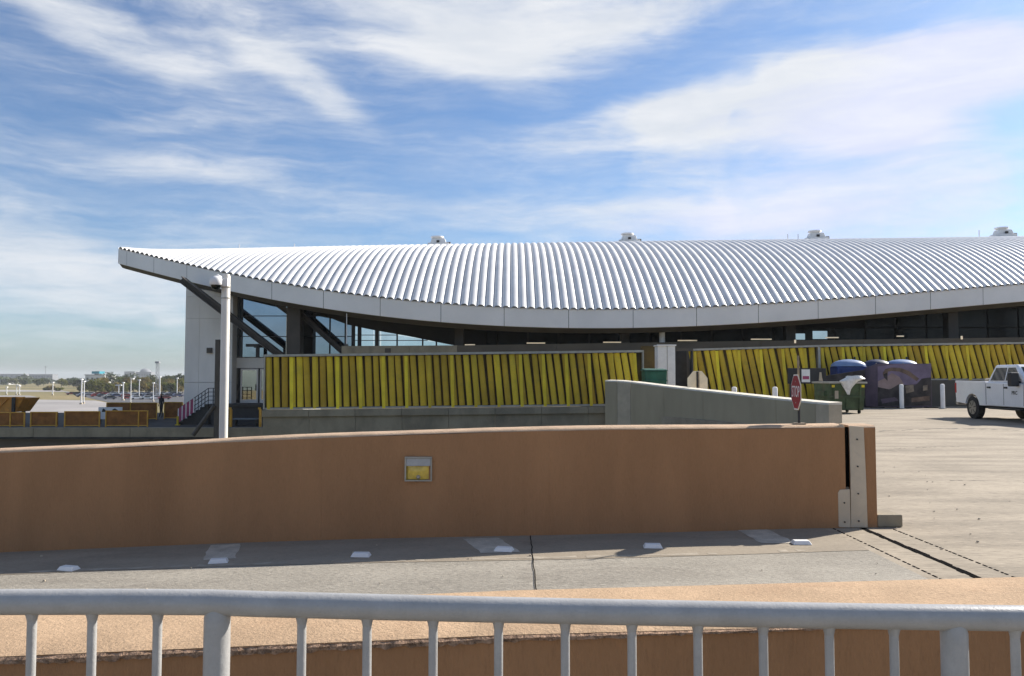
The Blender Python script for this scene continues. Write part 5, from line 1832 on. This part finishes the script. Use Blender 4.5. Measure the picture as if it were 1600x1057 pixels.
def build_far():
    GZ = -6.6

    def sheet(name, quad, mt, dz):
        m = MB()
        m.add([(P(u, 590, gd(v)).x, gd(v), GZ + dz) for u, v in quad], [tuple(range(len(quad)))])
        tag(m.build(name, mt), kind='structure')
    sheet('pale_pavement', [(-260, 664), (330, 664), (170, 630), (150, 626), (52, 624.5), (-160, 630)], M['palepave'], 0.03)
    sheet('parking_lot', [(170, 629), (420, 632), (420, 612), (100, 613)], M['tarmac'], 0.05)
    sheet('taxiway', [(-140, 612), (110, 612.6), (95, 610), (-140, 609)], M['palepave'], 0.04)
    sheet('far_track', [(-140, 620), (60, 621), (48, 618.5), (-140, 617.5)], M['palepave'], 0.04)
    # lamp posts
    lamps = [(11, 606, 617, 0), (26.5, 603, 617.5, 1), (31, 604, 617.5, 0), (83, 598.5, 618, 0), (128, 594, 632, 0), (132, 597, 631, 0), (186, 603, 620, 2), (193, 599, 626, 0), (205, 593, 631, 1), (218, 595, 623, 0), (240, 599.5, 628, 0), (250, 590, 623, 0), (277, 592, 620, 0)]
    for i, (u, v0, v1, hd) in enumerate(lamps):
        D = gd(v1)
        x = PX(u, D)
        h = PZ(v0, D) - GZ
        extra = {0: '', 1: ' with an arm', 2: ' with double head'}[hd]
        t = thing('lamp_post', 'white lamp post%s in far car park, %s from left' % (extra, ORD[i]), 'lamp post', (x, D, GZ), 0, 'white lamp posts in the far car park')
        r = 0.9 * D / FPX * (1.25 if u in (128, 193, 250) else 0.9)
        MB().tube((0, 0, 0), (0, 0, h), r, r * 0.8, n=8).build('pole', M['white'], t, local=True, smooth=True)
        w = {0: 1.4, 1: 4.2, 2: 4.5}[hd] * D / FPX
        MB().box(-w if hd != 1 else 0, w, -0.5, 0.5, h + 0.003, h + 1.5 * D / FPX).build('lamp_head', M['white'], t, local=True)
        MB().box(-r * 1.6, r * 1.6, -r * 1.6, r * 1.6, 0, 0.5).build('base', M['paleconc'], t, local=True)
    # cars
    cols = [(0.70, 0.70, 0.72), (0.05, 0.06, 0.09), (0.32, 0.33, 0.36), (0.02, 0.03, 0.10), (0.65, 0.64, 0.60), (0.30, 0.03, 0.03), (0.10, 0.11, 0.12)]
    cm = [mat('car_paint_%d' % i, c, 0.3, var=0.03, coat=0.4) for i, c in enumerate(cols)]
    cn = ['white', 'black', 'grey', 'dark blue', 'cream', 'red', 'charcoal']
    ub = MB()
    prof = [(-2.2, 0.35), (2.2, 0.35), (2.25, 0.75), (1.2, 0.92), (0.55, 1.42), (-1.1, 1.45), (-1.9, 0.98), (-2.25, 0.9)]
    ub.prism(prof, lambda a, b: (a, -0.88, b), lambda a, b: (a, 0.88, b))
    bodies = [ub.mesh('car_body', m_) for m_ in cm]
    gl = MB().prism([(1.05, 0.95), (0.5, 1.36), (-1.05, 1.38), (-1.7, 1.0)], lambda a, b: (a, -0.895, b), lambda a, b: (a, 0.895, b)).mesh('window_band', M['tint'])
    wh = MB()
    wh.tube((0, -0.11, 0), (0, 0.11, 0), 0.33, n=12)
    whm = wh.mesh('wheel', M['tyre'])
    rn = random.Random(11)
    k = 0
    rows = [(617.5, 112, 283, 10.5), (620.5, 128, 284, 11.5), (624.5, 172, 262, 13.0)]
    for ri, (v, ua, ubb, du) in enumerate(rows):
        u = ua
        i = 0
        while u < ubb:
            if rn.random() < 0.9:
                D = gd(v) + rn.uniform(-1, 1)
                ci = rn.choice([0, 0, 1, 2, 3, 3, 4, 5, 6, 1])
                t = thing('parked_car', '%s car in %s row of far car park, %s from left' % (cn[ci], ['farthest', 'middle', 'nearest'][ri], ORD[min(i, 19)]), 'car', (PX(u, D), D, GZ + 0.05), R(rn.choice([0, 180]) + rn.uniform(-14, 14) + 35), 'cars in the far car park')
                for nm, me, lc in [('body', bodies[ci], (0, 0, 0)), ('window_band', gl, (0, 0, 0))] + [('wheel', whm, (a, b, 0.33)) for a in (-1.35, 1.35) for b in (-0.82, 0.82)]:
                    o = bpy.data.objects.new(nm, me)
                    C.objects.link(o)
                    o.parent = t
                    o.location = lc
                i += 1
            u += du * rn.uniform(0.85, 1.2)

    # trees
    def tree(label, u, vt, D, kind, spread, name='broadleaf_tree'):
        rnd = random.Random(int(u * 13 + vt))
        x = PX(u, D)
        h = PZ(vt, D) - GZ
        rx = spread * D / FPX
        t = thing(name, label, 'tree', (x, D, GZ), 0, 'trees beyond the far car park')
        m = MB()
        m.path([(0, 0, 0), (0.1, 0, h * 0.3), (0.0, 0.1, h * 0.6)], [h * 0.03, h * 0.022, h * 0.01], 7)
        for a in range(4):
            th = a * 1.6 + rnd.uniform(0, 0.6)
            m.path([(0.05, 0, h * (0.25 + 0.06 * a)), (rx * 0.5 * math.cos(th), rx * 0.5 * math.sin(th), h * (0.55 + 0.05 * a))], [h * 0.014, h * 0.006], 5)
        m.build('trunk', M['bark'], t, local=True)
        cr = MB()
        lobes = [(rnd.uniform(-0.6, 0.6) * rx, rnd.uniform(-0.6, 0.6) * rx, h * rnd.uniform(0.36, 0.74), rx * rnd.uniform(0.40, 0.62)) for _ in range(8)]
        lobes.append((0, 0, h * 0.70, rx * 0.55))
        leaf = max(0.30, 0.75 * D / FPX)
        for (cx, cy, cz, r) in lobes:
            for _ in range(110):
                v = Vector((rnd.gauss(0, 1), rnd.gauss(0, 1), rnd.gauss(0, 1))).normalized() * r * rnd.uniform(0.55, 1.08)
                zz = cz + v.z * min(1.0, (h - cz) / r / 1.02)
                zz = min(zz, h * rnd.uniform(0.96, 1.01))
                if zz < h * 0.10:
                    continue
                a = Vector((rnd.gauss(0, 1), rnd.gauss(0, 1), rnd.gauss(0, 1))).normalized()
                b = a.cross(Vector((rnd.gauss(0, 1), rnd.gauss(0, 1), rnd.gauss(0, 1)))).normalized()
                s = leaf * rnd.uniform(0.8, 1.7)
                c = Vector((cx + v.x, cy + v.y, zz))
                cr.add([c - a * s, c + b * s * 0.7, c + a * s, c - b * s * 0.7], [(0, 1, 2, 3)])
        cr.build('crown', M['leaf%d' % kind], t, local=True, fix=False)
    TR = [(150, 590, 372, 1, 12), (163, 589, 392, 3, 12), (140, 594, 400, 1, 9), (176, 580, 520, 2, 13), (190, 586, 500, 0, 11), (203, 588, 450, 3, 10),
          (204, 582, 640, 2, 12), (216, 587, 470, 1, 10), (228, 588, 440, 3, 11), (236, 584, 520, 0, 11), (250, 589, 430, 1, 10), (258, 585, 540, 2, 11), (266, 590, 420, 3, 10),
          (272, 584, 560, 0, 9), (280, 580, 520, 2, 9), (286, 590, 410, 1, 9), (120, 592, 620, 0, 9), (108, 591, 700, 2, 9), (96, 591.5, 640, 1, 8), (68, 590.5, 760, 2, 8), (60, 592, 700, 0, 7),
          (40, 591, 800, 0, 8), (22, 592, 860, 1, 8), (8, 592, 900, 2, 7), (80, 603, 500, 3, 7), (92, 606, 480, 1, 6), (74, 606, 500, 1, 6),
          (155, 597, 385, 3, 9), (170, 598, 385, 1, 9), (182, 596, 395, 3, 9), (196, 598, 388, 1, 9), (209, 597, 392, 0, 9), (222, 598, 385, 3, 9), (233, 597, 390, 1, 9), (244, 598, 386, 3, 8), (256, 597, 392, 1, 9), (268, 598, 386, 0, 9), (278, 597, 390, 3, 8), (130, 601, 420, 1, 7)]
    names = ['yellow green', 'olive', 'dark green', 'rusty olive']
    order = sorted(range(len(TR)), key=lambda i: TR[i][0])
    vis = [i for i in order if -10 < TR[i][0] < 292]
    for i in order:
        u, vt, D, kd, sp = TR[i]
        r = vis.index(i) if i in vis else -1
        low = vt > 594.5
        kindn = {0: 'green', 1: 'light green', 2: 'dark green', 3: 'olive brown'}[kd]
        pos = '%d%s from the left in the far tree line' % (r + 1, 'st' if (r + 1) % 10 == 1 and r != 10 else 'nd' if (r + 1) % 10 == 2 and r != 11 else 'rd' if (r + 1) % 10 == 3 and r != 12 else 'th') if r >= 0 else ('hidden behind the hall at its %s' % ('near side' if u < 310 else 'far side') if u > 290 else 'off the left edge, %s one' % ('nearer' if u > -20 else 'farther'))
        tree('%s %s %s' % (kindn, 'bush' if low else 'tree', pos), u, vt, D, kd, sp, 'bush' if low else 'broadleaf_tree')
    # woods and skyline
    rnd = random.Random(21)
    w = MB()
    for _ in range(9000):
        D = rnd.uniform(950, 1900)
        u = rnd.uniform(-420, 420)
        hh = 6.0 + 3.5 * math.sin(u * 0.05) + 2.5 * math.sin(u * 0.17 + 1)
        c = Vector((PX(u, D), D, GZ + rnd.random() ** 0.7 * max(3, hh)))
        a = Vector((rnd.gauss(0, 1), rnd.gauss(0, 1), rnd.gauss(0, 1))).normalized()
        b = a.cross(Vector((rnd.gauss(0, 1), rnd.gauss(0, 1), rnd.gauss(0, 1)))).normalized()
        s = rnd.uniform(1.3, 3.0)
        w.add([c - a * s, c + b * s * 0.7, c + a * s, c - b * s * 0.7], [(0, 1, 2, 3)])
    tag(w.build('distant_woods', M['wood'], fix=False), 'hazy strip of distant woods along the horizon', 'woods', kind='stuff')
    M['fw'] = mat('far_white', (0.66, 0.65, 0.63), 0.8, var=0.05, vscale=0.05)
    M['fg'] = mat('far_grey', (0.25, 0.26, 0.28), 0.8, var=0.1, vscale=0.05)
    M['ft'] = mat('far_teal', (0.02, 0.26, 0.33), 0.6, var=0.1, vscale=0.1)
    M['fd'] = mat('far_window', (0.05, 0.06, 0.07), 0.4, var=0.1, vscale=0.1)

    def building(label, u0, u1, v0, D, mt, extra=None, nw=5):
        x0, x1 = PX(u0, D), PX(u1, D)
        t = thing('far_building', label, 'building', ((x0 + x1) / 2, D, GZ))
        h = PZ(v0, D) - GZ
        w = (x1 - x0) / 2
        MB().box(-w, w, 0, 18, 0, h).build('wall', mt, t, local=True)
        MB().box(-w - 0.4, w + 0.4, -0.4, 18.4, h + 0.002, h + 0.5).build('roof', M['fg'], t, local=True)
        for k in range(nw):
            a = -w + (k + 0.5) * 2 * w / nw
            MB().box(a - 0.3 * w / nw * 1.4, a + 0.3 * w / nw * 1.4, -0.06, -0.004, h * 0.62, h * 0.80).build('window', M['fd'], t, local=True)
        if extra:
            extra(t, h, D)

    def teal(t, h, D):
        k = D / FPX
        MB().box(-7 * k, 5 * k, 2, 10, h + 2.2 * k, h + 6 * k).build('teal_roof_sign', M['ft'], t, local=True)
        for a in (-5, 3):
            MB().box((a - 0.6) * k, (a + 0.6) * k, 5, 7, h + 0.502, h + 2.198 * k).build('roof_leg', M['fg'], t, local=True)
    building('white building with teal box on its roof among far trees', 133, 163, 586.5, 620, M['fw'], teal, 4)
    building('low white shed at the left edge of the horizon', 0, 14, 594, 900, M['fw'], None, 3)
    building('long grey hall on the far left skyline', 45, 82, 585.5, 1500, M['fg'], None, 8)
    building('low grey block at the far left skyline corner', -10, 38, 585, 1700, M['fg'], None, 6)
    building('pale low building just right of the far bushes', 168, 180, 600, 560, M['fw'], None, 3)

    def dome(t, h, D):
        k = D / FPX
        rows = []
        for j in range(6):
            a = math.pi / 2 * j / 5
            rows.append([(8 * k * max(math.cos(a), .02) * math.cos(th), 9 + 8 * k * max(math.cos(a), .02) * math.sin(th), h + 0.5 + 5.5 * k * math.sin(a)) for th in np.linspace(0, 2 * math.pi, 13)])
        MB().sheet(rows).build('dome', M['fg'], t, local=True, smooth=True)
    building('hazy domed building on the skyline right of the tower', 212, 236, 582, 1800, M['fg'], dome, 6)
    building('hazy flat block on the skyline left of the domed building', 194, 210, 581, 1900, M['fg'], None, 4)
    # lattice mast
    D = gd(622)
    x = PX(246, D)
    h = PZ(567, D) - GZ
    t = thing('lattice_mast', 'tall lattice mast with a wide head rising above the far trees', 'mast', (x, D, GZ))
    w0, w1 = 0.55, 0.40
    for (sx, sy) in ((-1, -1), (1, -1), (1, 1), (-1, 1)):
        MB().tube((sx * w0, sy * w0, 0), (sx * w1, sy * w1, h), 0.09, n=5).build('leg', M['fg'], t, local=True)
    n = 14
    for k in range(n):
        za, zb = h * k / n, h * (k + 1) / n
        wa, wb = w0 + (w1 - w0) * k / n, w0 + (w1 - w0) * (k + 1) / n
        s = 1 if k % 2 else -1
        MB().tube((s * wa, -wa, za), (-s * wb, -wb, zb), 0.06, n=5).build('brace', M['fg'], t, local=True)
    MB().box(-0.75, 0.75, -0.75, 0.75, h - 0.2, h + 0.5).build('mast_head', M['fg'], t, local=True)
    # far thin mast
    D = 1200
    t = thing('radio_mast', 'thin mast on the skyline above the left field', 'mast', (PX(71, D), D, GZ))
    hh = PZ(574.5, D) - GZ
    MB().tube((0, 0, 0), (0, 0, hh), 0.35, 0.25, n=6).build('mast_pole', M['fg'], t, local=True)
    MB().box(-1.2, 1.2, -0.5, 0.5, hh, hh + 1.5).build('mast_head', M['fg'], t, local=True)
    # haze
    hz = MB().box(-5300, 5300, -500, 6500, -7.7, 40)
    o = hz.build('haze', None)
    m = bpy.data.materials.new('haze_air')
    m.use_nodes = True
    m.node_tree.nodes.clear()
    t = NT(m.node_tree)
    v = t.node('ShaderNodeVolumePrincipled')
    v.inputs['Color'].default_value = (0.86, 0.89, 0.93, 1)
    v.inputs['Density'].default_value = HAZE
    ou = t.node('ShaderNodeOutputMaterial')
    t.l.new(v.outputs[0], ou.inputs['Volume'])
    o.data.materials.append(m)
    tag(o, 'pale haze in the air over the far plain', 'haze', kind='stuff')


HAZE = 0.00018
build_far()
